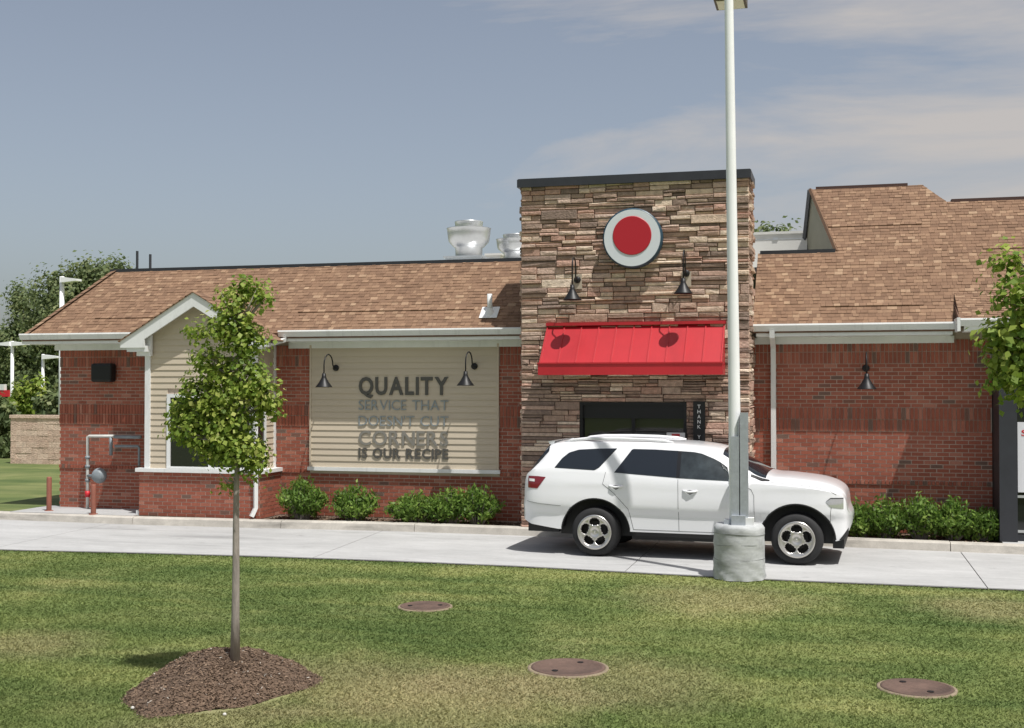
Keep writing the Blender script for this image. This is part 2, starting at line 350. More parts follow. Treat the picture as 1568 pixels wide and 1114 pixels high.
# ledger: bay brick base (front + right return + left return)
bcore = MB(); bcore.box(-12.995, -10.455, YB+.005, YM, .0, 1.0)
bcore.box(-12.85, -10.58, YB+.05, YM, 1.0, 3.5)
bayo = bcore.build('bay_wall', M_mortar, BLD)
BB = [('run',.15,.88,0),('sol',.88,.99,.0)]
BB = [('run',.15,.99,0)]
brick_wall((-13.0, YB), (1,0), (0,-1), 2.55, BB)
brick_wall((-10.45, YB+.01), (0,1), (1,0), YM-YB-.02, BB)
brick_wall((-13.0, YM-.01), (0,-1), (-1,0), YM-YB-.02, BB)
def brick_geo(mb, b):
    o, d, nrm, a0, a1, z0, z1, pr, t, _ = b
    p = lambda a, z, k: o + d*a + Vector((0,0,z)) + nrm*k
    j = [random.uniform(-.0015,.0015) for _ in range(4)]
    mb.add([p(a0,z0+j[0],pr),p(a1,z0+j[1],pr),p(a1,z1+j[2],pr),p(a0,z1+j[3],pr),p(a0,z0,-.02),p(a1,z0,-.02),p(a1,z1,-.02),p(a0,z1,-.02)],
           [(0,1,2,3),(4,5,1,0),(5,6,2,1),(6,7,3,2),(7,4,0,3)], t)
vis = sorted([b for b in bricks if b[0].y == YM and b[0].x > -2 and (b[5] > 1.0 or b[3] > 3.6)], key=lambda b: b[9])[:300]
vid = set(id(b) for b in vis); rest = MB()
for b in bricks:
    if id(b) in vid: mb = MB(); brick_geo(mb, b); mb.build('brick', M_brick, wallo)
    else: brick_geo(rest, b)
tag(rest.build('brickwork', M_brick, wallo), kind='stuff')

# ---- lap siding
def boards(parent, o, d, nrm, length, z0, z1, holes=(), top=None, exp=.118):
    o = Vector((*o,0)); d = Vector((*d,0)); nrm = Vector((*nrm,0)); n = math.ceil((z1-z0)/exp)
    for i in range(n):
        a, b = z0+i*exp, min(z0+(i+1)*exp+.004, z1)
        s0, s1 = (0, length) if top is None else top(a)
        if s1-s0 < .05: continue
        segs = [(s0,s1)]
        for h0,h1,hz0,hz1 in holes:
            if b > hz0+.01 and a < hz1-.01:
                segs = [q for s in segs for q in ([s] if s[1] <= h0 or s[0] >= h1 else [x for x in ((s[0],h0),(h1,s[1])) if x[1]-x[0] > .02])]
        for p0, p1 in segs:
            mb = MB(); P = lambda s, z, k: o+d*s+Vector((0,0,z))+nrm*k
            e0, e1 = (p0, p1) if top is None else top(b-.004)
            e0 = max(p0, e0) if top else p0; e1 = min(p1, e1) if top else p1
            mb.add([P(p0,a,.024),P(p1,a,.024),P(e1,b,.008),P(e0,b,.008),P(p0,a,.0),P(p1,a,.0)],
                   [(0,1,2,3),(4,5,1,0),(5,2,1),(4,0,3)]); mb.build('siding_board', M_siding, parent)
sc_ = MB(); sc_.box(SX0, SX1, YM-.012, YM+.02, SZ0-.08, SZ1+.1)
sid = sc_.build('siding_panel', M_siding, BLD)
boards(sid, (SX0+.035, YM-.012), (1,0), (0,-1), SX1-SX0-.07, SZ0+.035, SZ1+.02)
def part(name, m, parent, *boxes, **kw):
    mb = MB()
    for b in boxes: mb.box(*b)
    return mb.build(name, m, parent, **kw)
part('sill', M_white, sid, (SX0-.03, SX1+.03, YM-.075, YM-.0125, SZ0-.035, SZ0+.034))
part('trim', M_siding, sid, (SX0, SX0+.036, YM-.045, YM-.0125, SZ0+.034, SZ1+.06)); part('trim', M_siding, sid, (SX1-.036, SX1, YM-.045, YM-.0125, SZ0+.034, SZ1+.06))

# ---- bay: siding, window, corner boards, sill, gable
GX, GZ, GY = -11.74, 4.40, 20.5; GHW = 1.56; GSL = .585          # gable apex, slope
gz = lambda x: GZ+.02 - GSL*abs(x-GX)
bx0, bx1 = -12.85, -10.58
WX0, WX1, WZ0, WZ1 = -12.34, -10.66, 1.10, 2.42
def gtop(z):
    if z < 3.4: return (0, bx1-bx0)
    hw = (GZ-.05-z)/GSL; return (max(0, GX-hw-bx0), min(bx1-bx0, GX+hw-bx0))
g2 = MB(); g2.add([(bx0,YB+.05,3.45),(bx1,YB+.05,3.45),(bx1,YB+.05,gz(bx1)-.12),(GX,YB+.05,GZ-.1),(bx0,YB+.05,gz(bx0)-.12)], [(0,1,2,3,4)]); g2.build('gable_wall', M_siding, BLD)
boards(bayo, (bx0, YB+.05), (1,0), (0,-1), bx1-bx0, 1.06, 4.36, [(WX0-.07-bx0, WX1+.08-bx0, WZ0-.1, WZ1+.07)], gtop)
boards(bayo, (bx1, YB+.06), (0,1), (1,0), YM-YB-.06, 1.06, 3.44, [(-.02, .42, WZ0-.1, WZ1+.07)])
boards(bayo, (bx0, YM-.01), (0,-1), (-1,0), YM-YB-.06, 1.06, 3.44)
part('sill', M_white, bayo, (-13.05, -10.40, YB-.06, YB+.05, .99, 1.06), (-10.55, -10.40, YB+.05, YM-.02, .99, 1.06), (-13.05, -12.9, YB+.05, YM-.02, .99, 1.06))
part('corner_board', M_white, bayo, (bx0-.035, bx0+.075, YB-.002, YB+.06, 1.06, 3.50), (bx0-.035, bx0-.002, YB+.06, YB+.16, 1.06, 3.5))
part('corner_board', M_white, bayo, (bx1-.07, bx1+.035, YB-.002, YB+.06, 1.06, 3.50), (bx1+.002, bx1+.035, YB+.06, YB+.12, 1.06, 3.5))
part('corner_board', M_white, bayo, (bx1+.002, bx1+.035, YM-.09, YM-.02, 1.06, 3.44))
win = part('window', M_glass, BLD, (WX0, WX1, YB+.028, YB+.045, WZ0, WZ1))
part('frame', M_white, win, (WX0-.07, WX0, YB+.0, YB+.05, WZ0-.035, WZ1+.07)); part('frame', M_white, win, (WX1, WX1+.08, YB+.003, YB+.05, WZ0-.035, WZ1+.07))
part('frame', M_white, win, (WX0, WX1, YB+.0, YB+.05, WZ1, WZ1+.07)); part('frame', M_white, win, (WX0, WX1, YB-.012, YB+.05, WZ0-.035, WZ0))
part('mullion', M_white, win, ((WX0+WX1)/2-.025, (WX0+WX1)/2+.025, YB+.008, YB+.03, WZ0, WZ1))
win2 = part('window', M_glass, BLD, (bx1+.004, bx1+.016, YB+.12, YB+.40, WZ0, WZ1))
part('frame', M_white, win2, (bx1+.002, bx1+.04, YB+.40, YB+.46, WZ0-.035, WZ1+.07), (bx1+.002, bx1+.04, YB+.122, YB+.40, WZ1, WZ1+.07), (bx1+.002, bx1+.045, YB+.122, YB+.40, WZ0-.035, WZ0))
# gable roof: rake fascia, soffit, shingles later
ra = MB(); hw = GHW; FD = .27
zl = gz(GX-hw)
poly = [(GX-hw,GY,zl),(GX,GY,gz(GX)),(GX+hw,GY,zl),(GX+hw,GY,zl-.13),(GX+hw-.52,GY,zl-.13),(GX+hw-.52,GY,zl+.52*GSL-FD),(GX,GY,gz(GX)-FD),(GX-hw+.52,GY,zl+.52*GSL-FD),(GX-hw+.52,GY,zl-.13),(GX-hw,GY,zl-.13)]
def concave(mb, pts, th):
    n = len(pts); a = [Vector(p) for p in pts]; b = [p+Vector((0,th,0)) for p in a]
    quads = [(0,1,6,7),(1,2,5,6),(0,7,8,9),(2,3,4,5)]
    mb.add(a+b, quads and [q[::-1] for q in quads] + [tuple(i+n for i in q) for q in quads] + [(i,(i+1)%n,(i+1)%n+n,i+n) for i in range(n)])
concave(ra, poly, .035); ra.build('gable_fascia', M_white, BLD)
so_ = MB()
for s in (-1, 1):
    x0, x1 = GX+s*hw*.985, GX
    so_.prism([(x0,GY+.035,gz(x0)-.10),(x1,GY+.035,gz(x1)-.10),(x1,GY+.035,gz(x1)-.08),(x0,GY+.035,gz(x0)-.08)] if s < 0 else [(x1,GY+.035,gz(x1)-.10),(x0,GY+.035,gz(x0)-.10),(x0,GY+.035,gz(x0)-.08),(x1,GY+.035,gz(x1)-.08)], (0,.35,0))
    xr = GX+s*1.24
    so_.box(xr-.20 if s < 0 else xr-.24, xr+.24 if s < 0 else xr+.20, GY+.036, YB-.004, 3.30, 3.415); so_.box(xr-.04 if s < 0 else xr-.26, xr+.26 if s < 0 else xr+.04, GY+.12, YB-.004, 3.22, 3.62)
so_.build('gable_soffit', M_white, BLD)

# ---- roof planes and shingles
YE, ZE, SL = 21.19, 3.685, .90
rz = lambda y: ZE+SL*(y-YE)
nx = math.hypot(1, SL)
YTOP = 22.75; ZTOP = rz(YTOP)
pieces = [  # convex polygons in (x, y) on the front slope, seen from above CCW
  [(-15.98,YE-.04),(-5.45,YE-.04),(-5.45,YTOP),(-14.95,YTOP)],
  [(-1.38,YE-.04),(1.95,YE-.04),(1.95,YTOP),(-1.38,YTOP)],
  [(.06,YTOP),(1.95,YTOP),(2.02,23.85),(1.62,24.3),(-.43,24.3)],
  [(1.95,21.8),(12,21.8),(12,23.85),(2.02,23.85),(1.95,YTOP)],
  [(1.95,YE-.40),(12,YE-.40),(12,21.8),(1.95,21.8)],               # kicked-out eave over the entry
]
kick = lambda y: rz(21.8)-.50*(21.8-y)
planes = [rz, rz, rz, rz, kick]
def clip(poly, a, b):      # keep left of a->b
    outp = []
    for i in range(len(poly)):
        p, q = poly[i], poly[(i+1)%len(poly)]
        sp = (b[0]-a[0])*(p[1]-a[1])-(b[1]-a[1])*(p[0]-a[0]); sq = (b[0]-a[0])*(q[1]-a[1])-(b[1]-a[1])*(q[0]-a[0])
        if sp >= 0: outp.append(p)
        if sp*sq < 0: t = sp/(sp-sq); outp.append((p[0]+(q[0]-p[0])*t, p[1]+(q[1]-p[1])*t))
    return outp
rb = MB()
for pc, pf in zip(pieces, planes):
    top = [(x,y,pf(y)) for x,y in pc]; n = len(pc); bot = [(x,y,z-.10) for x,y,z in top]
    rb.add(top+bot, [tuple(range(n)), tuple(range(2*n-1,n-1,-1))]+[((i+1)%n,i,i+n,(i+1)%n+n) for i in range(n)])
rb.add([(-15.98,YE-.04,rz(YE-.04)),(-14.95,YTOP,ZTOP),(-14.95,28,ZTOP),(-15.98,29.5,rz(YE-.04))], [(0,1,2,3)])
roof = rb.build('roof', M_roofbase, BLD)
shing = []; NRM = Vector((0,-SL,1)).normalized()
EXPO = .092/nx
LIFT = [(5,-14.6,-13.0),(6,-10.2,-6.6),(5,-.3,1.4),(22,2.4,8),(31,-.2,1.45)]
row0 = YE-.40
for pi, pc in enumerate(pieces):
    y0 = min(p[1] for p in pc); y1 = max(p[1] for p in pc); x0 = min(p[0] for p in pc); x1 = max(p[0] for p in pc)
    r = math.floor((y0-row0)/EXPO)
    while row0+r*EXPO < y1:
        ya = row0+r*EXPO; yb = ya+EXPO; random.seed(r*31+5); x = x0-random.random()*.3
        while x < x1:
            wd = random.uniform(.06,.17); q = [(x+.002,ya),(x+wd-.002,ya),(x+wd-.002,yb),(x+.002,yb)]
            for i in range(len(pc)):
                q = clip(q, pc[i], pc[(i+1)%len(pc)])
                if len(q) < 3: break
            if len(q) >= 3:
                rr = r - round((YE-row0)/EXPO)
                lift = .016 if any(rr == k and a <= x <= b for k, a, b in LIFT) else 0
                th = random.choice((.005,.007,.012)) + lift
                t = random.betavariate(2,2.4)
                if random.random() < .10: t = random.uniform(.75,1)
                shing.append((q, ya, th, t, Vector((x,ya,rz(ya))), planes[pi]))
            x += wd
        r += 1
random.seed(11)
def shingle_geo(mb, s):
    q, ya, th, t, c, pf = s; n = len(q)
    def P(x, y): k = th*max(0, 1-(y-ya)/EXPO*.75); return Vector((x,y,pf(y))) + NRM*(k+.002)
    a = [P(*p) for p in q]; b = [Vector((x,y,pf(y)))-NRM*.002 for x,y in q]
    mb.add(a+b, [tuple(range(n))]+[((i+1)%n,i,i+n,(i+1)%n+n) for i in range(n)], t)
sv = sorted([s for s in shing if s[4].x < 3.6], key=lambda s: (s[4]-CAM).length)[:300]
sid_ = set(id(s) for s in sv); rest = MB()
for s in shing:
    if id(s) in sid_: mb = MB(); shingle_geo(mb, s); mb.build('shingle', M_shingle, roof)
    else: shingle_geo(rest, s)
# bay gable roof slopes (small)
for s in (-1, 1):
    nr = Vector((s*GSL,0,1)).normalized(); n = 12
    for i in range(n):
        xa = GX+s*hw*(1-i/n)+s*.03; xb = GX+s*hw*(1-(i+1)/n)+s*.0
        y = GY-.03
        while y < 23:
            wd = random.uniform(.15,.33)
            ymid = y+wd
            z_ = gz(xa)
            if z_ > rz(y+wd)-.02 or True:
                pts = [Vector((xa,y,gz(xa))),Vector((xa,y+wd-.004,gz(xa))),Vector((xb,y+wd-.004,gz(xb))),Vector((xb,y,gz(xb)))]
                if s > 0: pts = pts[::1]
                a = [pts[0]+nr*.016, pts[1]+nr*.016, pts[2]+nr*.006, pts[3]+nr*.006]
                b = [p-nr*.006 for p in pts]; fs = [(0,1,2,3),(4,7,6,5),(0,4,5,1),(1,5,6,2),(2,6,7,3),(3,7,4,0)]
                if rz(y) < gz(xb)+.05 or y < YE: rest.add(a+b, fs, random.betavariate(2,2.4))
            y += wd
tag(rest.build('shingles', M_shingle, roof), kind='stuff')
# hip cap, dark coping along the flat-roof edge, ridge caps
cp = MB(); cp.box(-15.0, -5.5, YTOP-.03, YTOP+.16, ZTOP-.04, ZTOP+.05); cp.build('coping', M_dark, BLD)
cp = MB(); cp.box(-1.34, .0, YTOP-.03, YTOP+.16, ZTOP-.04, ZTOP+.05); cp.build('coping', M_dark, BLD)
cp = MB(); cp.box(-.36, 1.35, 24.28, 24.5, rz(24.3)-.02, rz(24.3)+.05); cp.build('ridge_cap', mat('dark_ridge', (.07,.035,.028), .8), BLD)
cp = MB(); cp.box(2.1, 12, 23.83, 24.05, rz(23.85)-.02, rz(23.85)+.05); cp.build('ridge_cap', bpy.data.materials['dark_ridge'], BLD)
hp = MB(); hip0 = Vector((-15.98,YE-.04,rz(YE-.04))); hip1 = Vector((-14.95,YTOP,ZTOP)); K = 14
for i in range(K):
    a = hip0.lerp(hip1, i/K); b = hip0.lerp(hip1, (i+1.1)/K); wv = Vector((.10,-.04,0))
    hp.add([a+NRM*.03+Vector((-.02,0,0)), a+wv+NRM*.026, b+wv+NRM*.012, b+NRM*.016+Vector((-.02,0,0)), a+Vector((-.09,0,-.02)), b+Vector((-.09,0,-.03))], [(0,1,2,3),(4,0,3,5)], random.betavariate(2,2))
hp.build('hip_cap', M_shingle, BLD)
gw = MB(); gA = Vector((.06,YTOP+.02,ZTOP)); gB = Vector((-.43,24.3,rz(24.3)-.02)); gC = Vector((-.62,25.7,5.2)); gD = Vector((-.3,24.2,5.0))
dv = Vector((.12,.05,0))
gw.add([gA,gB,gC,gA+Vector((0,0,-.3)),gC+Vector((0,0,-.3)), gA+dv,gB+dv,gC+dv], [(0,1,2),(3,0,2,4),(1,0,5,6),(2,1,6,7)]); gw.build('gable_wall', mat('olive_siding', (.25,.235,.17), .7, noise=(3,.08)), BLD)
gr = MB(); gr.tube([gA+Vector((-.03,0,0)),gB+Vector((-.03,0,.02))], .04, 4); gr.build('rake_trim', M_shingle, BLD)
gr = MB(); gr.tube([gB+Vector((-.04,0,.02)),gC+Vector((-.04,0,.0))], .05, 4); gr.build('rake_trim', M_dark, BLD)
bk = MB(); bk.add([gB+dv,(1.62,24.3,rz(24.3)),(1.62,27,4.8),gC+dv],[(0,1,2,3)]); bk.add([(1.9,23.85,rz(23.85)),(12,23.85,rz(23.85)),(12,27,4.8),(1.9,27,4.8)],[(0,1,2,3)]); bk.build('rear_roof_slope', M_roofbase, BLD)
fl = MB(); fl.box(-14.9, 8, YTOP+.1, 29.7, 4.75, 4.85); fl.build('flat_roof', mat('roof_membrane', (.6,.6,.58), .9), BLD)
# eaves: gutter, fascia, soffit, frieze
def eave(x0, x1, ye, zt, frieze=True, yw=YM):
    g = MB(); y = ye
    prof = [(y-.005,zt-.01),(y-.075,zt-.002),(y-.085,zt-.03),(y-.07,zt-.06),(y-.045,zt-.125),(y,zt-.13)]
    g.prism([(x0,a,b) for a,b in prof], (x1-x0,0,0)); g.build('gutter', M_gutter, BLD)
    part('fascia', M_white, BLD, (x0+.06, x1-.06, y+.0, y+.03, zt-.21, zt-.02))
    part('soffit', M_white, BLD, (x0+.06, x1-.06, y+.03, yw-.0, zt-.215, zt-.20))
    if frieze: part('frieze', M_white, BLD, (x0+.5 if x0 < -15 else x0, x1, yw-.035, yw-.0135, zt-.335, zt-.215))
eave(-16.02, -13.36, YE-.02, 3.705); eave(-10.28, -5.45, YE-.02, 3.705); eave(-1.38, 1.93, YE-.02, 3.705)
eave(1.95, 12, YE-.42, kick(YE-.40)+.01, False, 21.2)
part('eave_return', M_white, BLD, (1.90, 1.949, YE-.5, YE+.06, kick(YE-.4)-.2, kick(YE-.4)+.02))
sw = MB(); sw.prism([(1.93,YE-.4,kick(YE-.4)-.1),(1.93,YE+.0,rz(YE)-.1),(1.93,21.6,rz(21.6)+.0),(1.93,YE-.4,kick(YE-.4)+.02)], (.02,0,0)); sw.build('step_flashing', M_roofbase, BLD)
lf = MB(); lf.box(-16.02,-15.97,YE,29,3.5,3.70); lf.build('gutter', M_gutter, BLD)
# downspouts
def spout(pts, r=.05):
    mb = MB(); mb.tube(pts, r*1.2, 4); return mb.build('downspout', M_gutter, BLD)
spout([(-1.05,YE-.06,3.60),(-1.05,YE-.06,3.50),(-1.05,YM-.07,3.30),(-1.05,YM-.07,.30),(-1.05,YM-.18,.18)])
spout([(-10.15,YE-.07,3.60),(-10.15,YE-.07,3.52),(-10.46,YB-.02,3.36),(-10.52,YB-.05,3.2),(-10.52,YB-.05,1.10)], .04)
spout([(-10.50,YB-.09,1.10),(-10.50,YB-.055,.95),(-10.50,YB-.055,.36),(-10.55,YB-.12,.20)], .042)
spout([(-13.5,YE-.07,3.60),(-13.5,YE-.07,3.54),(-13.05,YE-.12,3.42),(-12.93,YM-.65,3.36),(-12.93,YM-.65,3.2)], .035)
spout([(-13.06,YM-.07,3.3),(-13.06,YM-.07,.25),(-13.06,YB+.05,.2)], .04)

# ---- stone tower
TX0, TX1, TB, TZ = -5.385, -1.405, 21.66, 6.30
WN = (-4.33, -2.47, 1.05, 2.36)                                # pick-up window
tc_ = MB()
for bx in ((TX0+.03, WN[0], YT+.03, TB-.03, 0, TZ-.1), (WN[1], TX1-.03, YT+.03, TB-.03, 0, TZ-.1), (WN[0], WN[1], YT+.03, TB-.03, 0, WN[2]), (WN[0], WN[1], YT+.03, TB-.03, WN[3], TZ-.1)): tc_.box(*bx)
tow = tc_.build('stone_tower', M_stonegap, BLD)
stones = []
def stone_face(o, d, nrm, length, z0, z1, hole=None):
    o = Vector((*o,0)); d = Vector((*d,0)); nrm = Vector((*nrm,0))
    z = z0
    while z < z1-.01:
        band = min(random.choice((.09,.11,.13,.15,.17)), z1-z)
        if z1-z-band < .05: band = z1-z
        a = 0.
        while a < length-.001:
            wd = random.uniform(.28,.80); 
            if length-a-wd < .15: wd = length-a
            r = random.random()
            if band < .10 or r < .14: sub = [band]
            elif r < .86: k = random.uniform(.38,.62); sub = [band*k, band*(1-k)]
            else: sub = [band*.33, band*.37, band*.30]
            zz = z
            for h in sub:
                cutn = 1 if (h < .05 or wd < .34 or random.random() < .45) else 2
                e = [a, a+wd] if cutn == 1 else [a, a+wd*random.uniform(.35,.65), a+wd]
                for p, q in zip(e[:-1], e[1:]):
                    segs = [(p, q, zz, zz+h)]
                    if hole:
                        h0,h1,hz0,hz1 = hole
                        if not (q <= h0 or p >= h1 or zz+h <= hz0+.004 or zz >= hz1-.004):
                            segs = [s for s in ((p,min(q,h0),zz,zz+h),(max(p,h1),q,zz,zz+h)) if s[1]-s[0] > .03]
                            if p >= h0 and q <= h1 and zz < hz0: segs = [(p,q,zz,hz0)]
                            if p >= h0 and q <= h1 and zz+h > hz1: segs = [(p,q,hz1,zz+h)]
                    for s in segs:
                        t = random.betavariate(1.6,1.7)
                        if random.random() < .10: t = random.uniform(.84,1)
                        stones.append((o,d,nrm,*s,random.uniform(.0,.05),t))
                zz += h
            a += wd
        z += band
WH = (WN[0]-TX0, WN[1]-TX0, WN[2], WN[3])
stone_face((TX0,YT), (1,0), (0,-1), TX1-TX0, .15, TZ-.12, WH)
stone_face((TX1,YT+.03), (0,1), (1,0), TB-YT-.03, .15, TZ-.12); stone_face((TX0,TB), (0,-1), (-1,0), TB-YT-.03, 3.4, TZ-.12)
stone_face((TX0,YM), (0,-1), (-1,0), YM-YT-.03, .15, 3.4)
def stone_geo(mb, s):
    o,d,nrm,a0,a1,z0,z1,pr,t = s; g = .004; c = min(.010,(z1-z0)*.2)
    P = lambda a,z,k: o+d*a+Vector((0,0,z))+nrm*k
    J = lambda m: random.uniform(-m,m)
    b = [P(a0+g,z0+g,-.05),P(a1-g,z0+g,-.05),P(a1-g,z1-g,-.05),P(a0+g,z1-g,-.05)]
    mrg = [P(a0+g,z0+g,pr-.012),P(a1-g,z0+g,pr-.012),P(a1-g,z1-g,pr-.012),P(a0+g,z1-g,pr-.012)]
    f = [P(a0+g+c+J(c*.5),z0+g+c+J(c*.6),pr+J(.008)),P(a1-g-c+J(c*.5),z0+g+c+J(c*.6),pr+J(.008)),P(a1-g-c+J(c*.5),z1-g-c+J(c*.6),pr+J(.008)),P(a0+g+c+J(c*.5),z1-g-c+J(c*.6),pr+J(.008))]
    mid = (f[0]+f[1]+f[2]+f[3])/4+nrm*random.uniform(-.004,.01)
    fs = [(i,(i+1)%4,4+(i+1)%4,4+i) for i in range(4)]+[(4+i,4+(i+1)%4,8+(i+1)%4,8+i) for i in range(4)]+[(8+i,8+(i+1)%4,12) for i in range(4)]
    mb.add(b+mrg+f+[mid], fs, t)
order = sorted([s for s in stones if s[2].y == -1 and (s[5] > 1.75 or s[3] < .5)], key=lambda s: -(s[4]-s[3])*(s[6]-s[5]))[:300]
ids = set(id(s) for s in order); rest = MB()
for s in stones:
    if id(s) in ids: mb = MB(); stone_geo(mb, s); mb.build('stone', M_stone, tow)
    else: stone_geo(rest, s)
tag(rest.build('stonework', M_stone, tow), kind='stuff')
part('tower_coping', M_dark, BLD, (TX0-.06, TX1+.04, YT-.09, TB+.06, TZ-.14, TZ+.0), (TX0-.045, TX1+.025, YT-.075, TB+.045, TZ+.0, TZ+.012))
# pick-up window
pw = part('pickup_window', M_glass, BLD, (WN[0]+.05, WN[1]-.05, YT+.10, YT+.115, WN[2]+.05, WN[3]-.28))
part('frame', M_black, pw, (WN[0], WN[0]+.05, YT+.0, YT+.14, WN[2], WN[3])); part('frame', M_black, pw, (WN[1]-.05, WN[1], YT+.0, YT+.14, WN[2], WN[3]))
part('frame', M_black, pw, (WN[0]+.05, WN[1]-.05, YT+.0, YT+.14, WN[3]-.05, WN[3])); part('sill', M_black, pw, (WN[0]+.05, WN[1]-.05, YT-.04, YT+.14, WN[2], WN[2]+.05))
part('header', M_black, pw, (WN[0]+.05, WN[1]-.05, YT+.06, YT+.14, WN[3]-.28, WN[3]-.05)); part('mullion', M_black, pw, (-3.43, -3.37, YT+.07, YT+.099, WN[2]+.05, WN[3]-.28))

# ---- dark entry frame at the right end
EX = 2.53
ent = part('entry_frame', M_dark, BLD, (EX, EX+.27, 20.78, 21.9, .15, 3.14), (EX+.27, 6, 20.9, 21.9, 2.75, 3.14), (EX+.27, 6, 20.95, 21.1, .15, .25))
part('glass_pane', M_glass, ent, (EX+.28, 6, 21.0, 21.02, .25, 2.74)); part('glazing_bar', M_galv, ent, (EX+.28, 6, 20.965, 20.995, .84, .88)); part('glazing_bar', M_galv, ent, (EX+.28, 6, 20.965, 20.995, .28, .32))

# ------------------------------------------------------------------ lettering
def letters(txt, width, height, cx, y, z0, m, parent, offset=0., extrude=.007, name='letter', space=1.0):
    """one mesh per glyph, standing off the wall; text plane faces -Y"""
    def glyph(t):
        c = bpy.data.curves.new('g', 'FONT'); c.body = t; c.size = 1; c.extrude = extrude; c.offset = offset; c.resolution_u = 3
        o = bpy.data.objects.new('g', c); link(o); dg = bpy.context.evaluated_depsgraph_get(); me = bpy.data.meshes.new_from_object(o.evaluated_get(dg))
        bpy.data.objects.remove(o); return me
    gl = []; x = 0
    for ch in txt:
        if ch == ' ': x += .34; continue
        me = glyph(ch); co = np.empty(len(me.vertices)*3, np.float32); me.vertices.foreach_get('co', co); co = co.reshape(-1,3)
        gl.append((me, co, x - co[:,0].min())); x += (co[:,0].max()-co[:,0].min()) + .10*space
    tot = x-.10*space; hgt = .73
    for me, co, dx in gl:
        c2 = np.empty_like(co); c2[:,0] = cx-width/2+(co[:,0]+dx)/tot*width; c2[:,1] = y-(co[:,2]); c2[:,2] = z0+co[:,1]/hgt*height
        me.vertices.foreach_set('co', c2.ravel()); me.materials.append(m); me.name = name; me.update()
        o = link(bpy.data.objects.new(name, me)); attach(o, parent)
M_let1 = mat('dark_grey_letters', (.085,.08,.07), .5); M_let2 = mat('steel_letters', (.30,.33,.36), .35, metal=.4); M_let3 = mat('grey_metal_letters', (.25,.235,.21), .4, metal=.2)
SGN = thing('wall_lettering', (-7.91, YM-.05, 1.3), 'grey raised words reading QUALITY SERVICE on beige siding', 'sign')
YL = YM-.043; cx = -7.91; W_ = 1.80
letters('QUALITY', W_, .335, cx, YL, 2.485, M_let1, SGN, .03)
letters("SERVICE THAT", W_, .20, cx, YL, 2.185, M_let2, SGN, -.004)
letters("DOESN'T CUT", W_, .20, cx, YL, 1.885, M_let2, SGN, -.004)
letters('CORNERS', W_, .285, cx, YL, 1.52, M_let3, SGN, .016)
letters('IS OUR RECIPE', W_, .19, cx, YL, 1.275, M_let1, SGN, .03)
VS = thing('vertical_sign', (-2.245, YT-.08, .75), 'narrow black vertical sign with white letters reading THANK YOU', 'sign')
part('panel', M_black, VS, (-2.345, -2.145, YT-.10, YT-.055, 1.50, 2.38))
zz = 2.265
for ch in 'THANK YOU':
    if ch != ' ': letters(ch, .052, .062, -2.245, YT-.105, zz, M_white, VS, .012)
    zz -= .086

# ------------------------------------------------------------------ things on the building
def lamp(mount, out_, up, label, drop=.40):
    """gooseneck barn lamp on a wall facing -Y"""
    x, y, z = mount; t = thing('wall_lamp', mount, label, 'lamp', 'black gooseneck lamps on the walls')
    b = MB(); b.lathe([(0,-.03),(.05,-.03),(.062,-.012),(.062,0)], (x,y,z), 16, 'y'); b.build('wall_plate', M_black, t, True)
    pts = [(x,y-.02,z),(x,y-.10,z+.0),(x,y-.145,z+.05)]
    for i in range(9):
        a = math.pi*i/8; c = (y-.145+y-out_)/2; r = (out_-.145)/2
        pts.append((x, c+r*math.cos(a), z+up-r+r*math.sin(a)))
    pts.append((x, y-out_, z+up-drop+.08))
    a = MB(); a.tube(pts, .0125, 8); a.build('gooseneck_arm', M_black, t, True)
    zt = z+up-drop+.10
    s = MB(); s.lathe([(0,zt),(.035,zt),(.042,zt-.07),(.055,zt-.10),(.095,zt-.17),(.155,zt-.25),(.16,zt-.262),(.152,zt-.26),(.09,zt-.165),(.04,zt-.10),(0,zt-.09)], (x,y-out_,0), 24); s.build('lamp_shade', M_black, t, True)
lamp((-9.28,YM-.045,2.99), .56, .25, 'black gooseneck lamp on siding left of the word QUALITY', .46)
lamp((-6.50,YM-.045,3.01), .56, .26, 'black gooseneck lamp on siding right of the word QUALITY', .46)
lamp((-4.36,YT-.06,4.50), .42, .36, 'black gooseneck lamp on stone tower, left below round sign', .58)
lamp((-2.46,YT-.06,4.57), .42, .36, 'black gooseneck lamp on stone tower, right below round sign', .58)
lamp((.50,YM-.015,2.95), .56, .26, 'black gooseneck lamp on red brick wall right of tower', .46)
for x in (-4.36, -2.46): part('lamp_mount_block', mat('tan_block', (.42,.36,.28), .9) if x < -4 else bpy.data.materials['tan_block'], tow, (x-.08, x+.08, YT-.06, YT+.0, 4.34, 4.60))

sg = thing('round_sign', (-3.365, YT, 4.67), 'round red and white sign with dark rim on stone tower', 'sign')
b = MB(); b.lathe([(.515,0),(.515,-.16),(.485,-.17)], (-3.365,YT-.06,5.185), 48, 'y'); b.build('rim', M_blue, sg, True)
b = MB(); b.lathe([(0,-.172),(.488,-.172)], (-3.365,YT-.06,5.185), 48, 'y'); b.build('face', mat('sign_white', (.62,.66,.68), .4), sg)
b = MB(); b.lathe([(0,-.186),(.325,-.186),(.335,-.18),(.335,-.173)], (-3.365,YT-.06,5.225), 48, 'y'); b.build('red_centre', mat('sign_red', (.42,.012,.022), .4), sg)

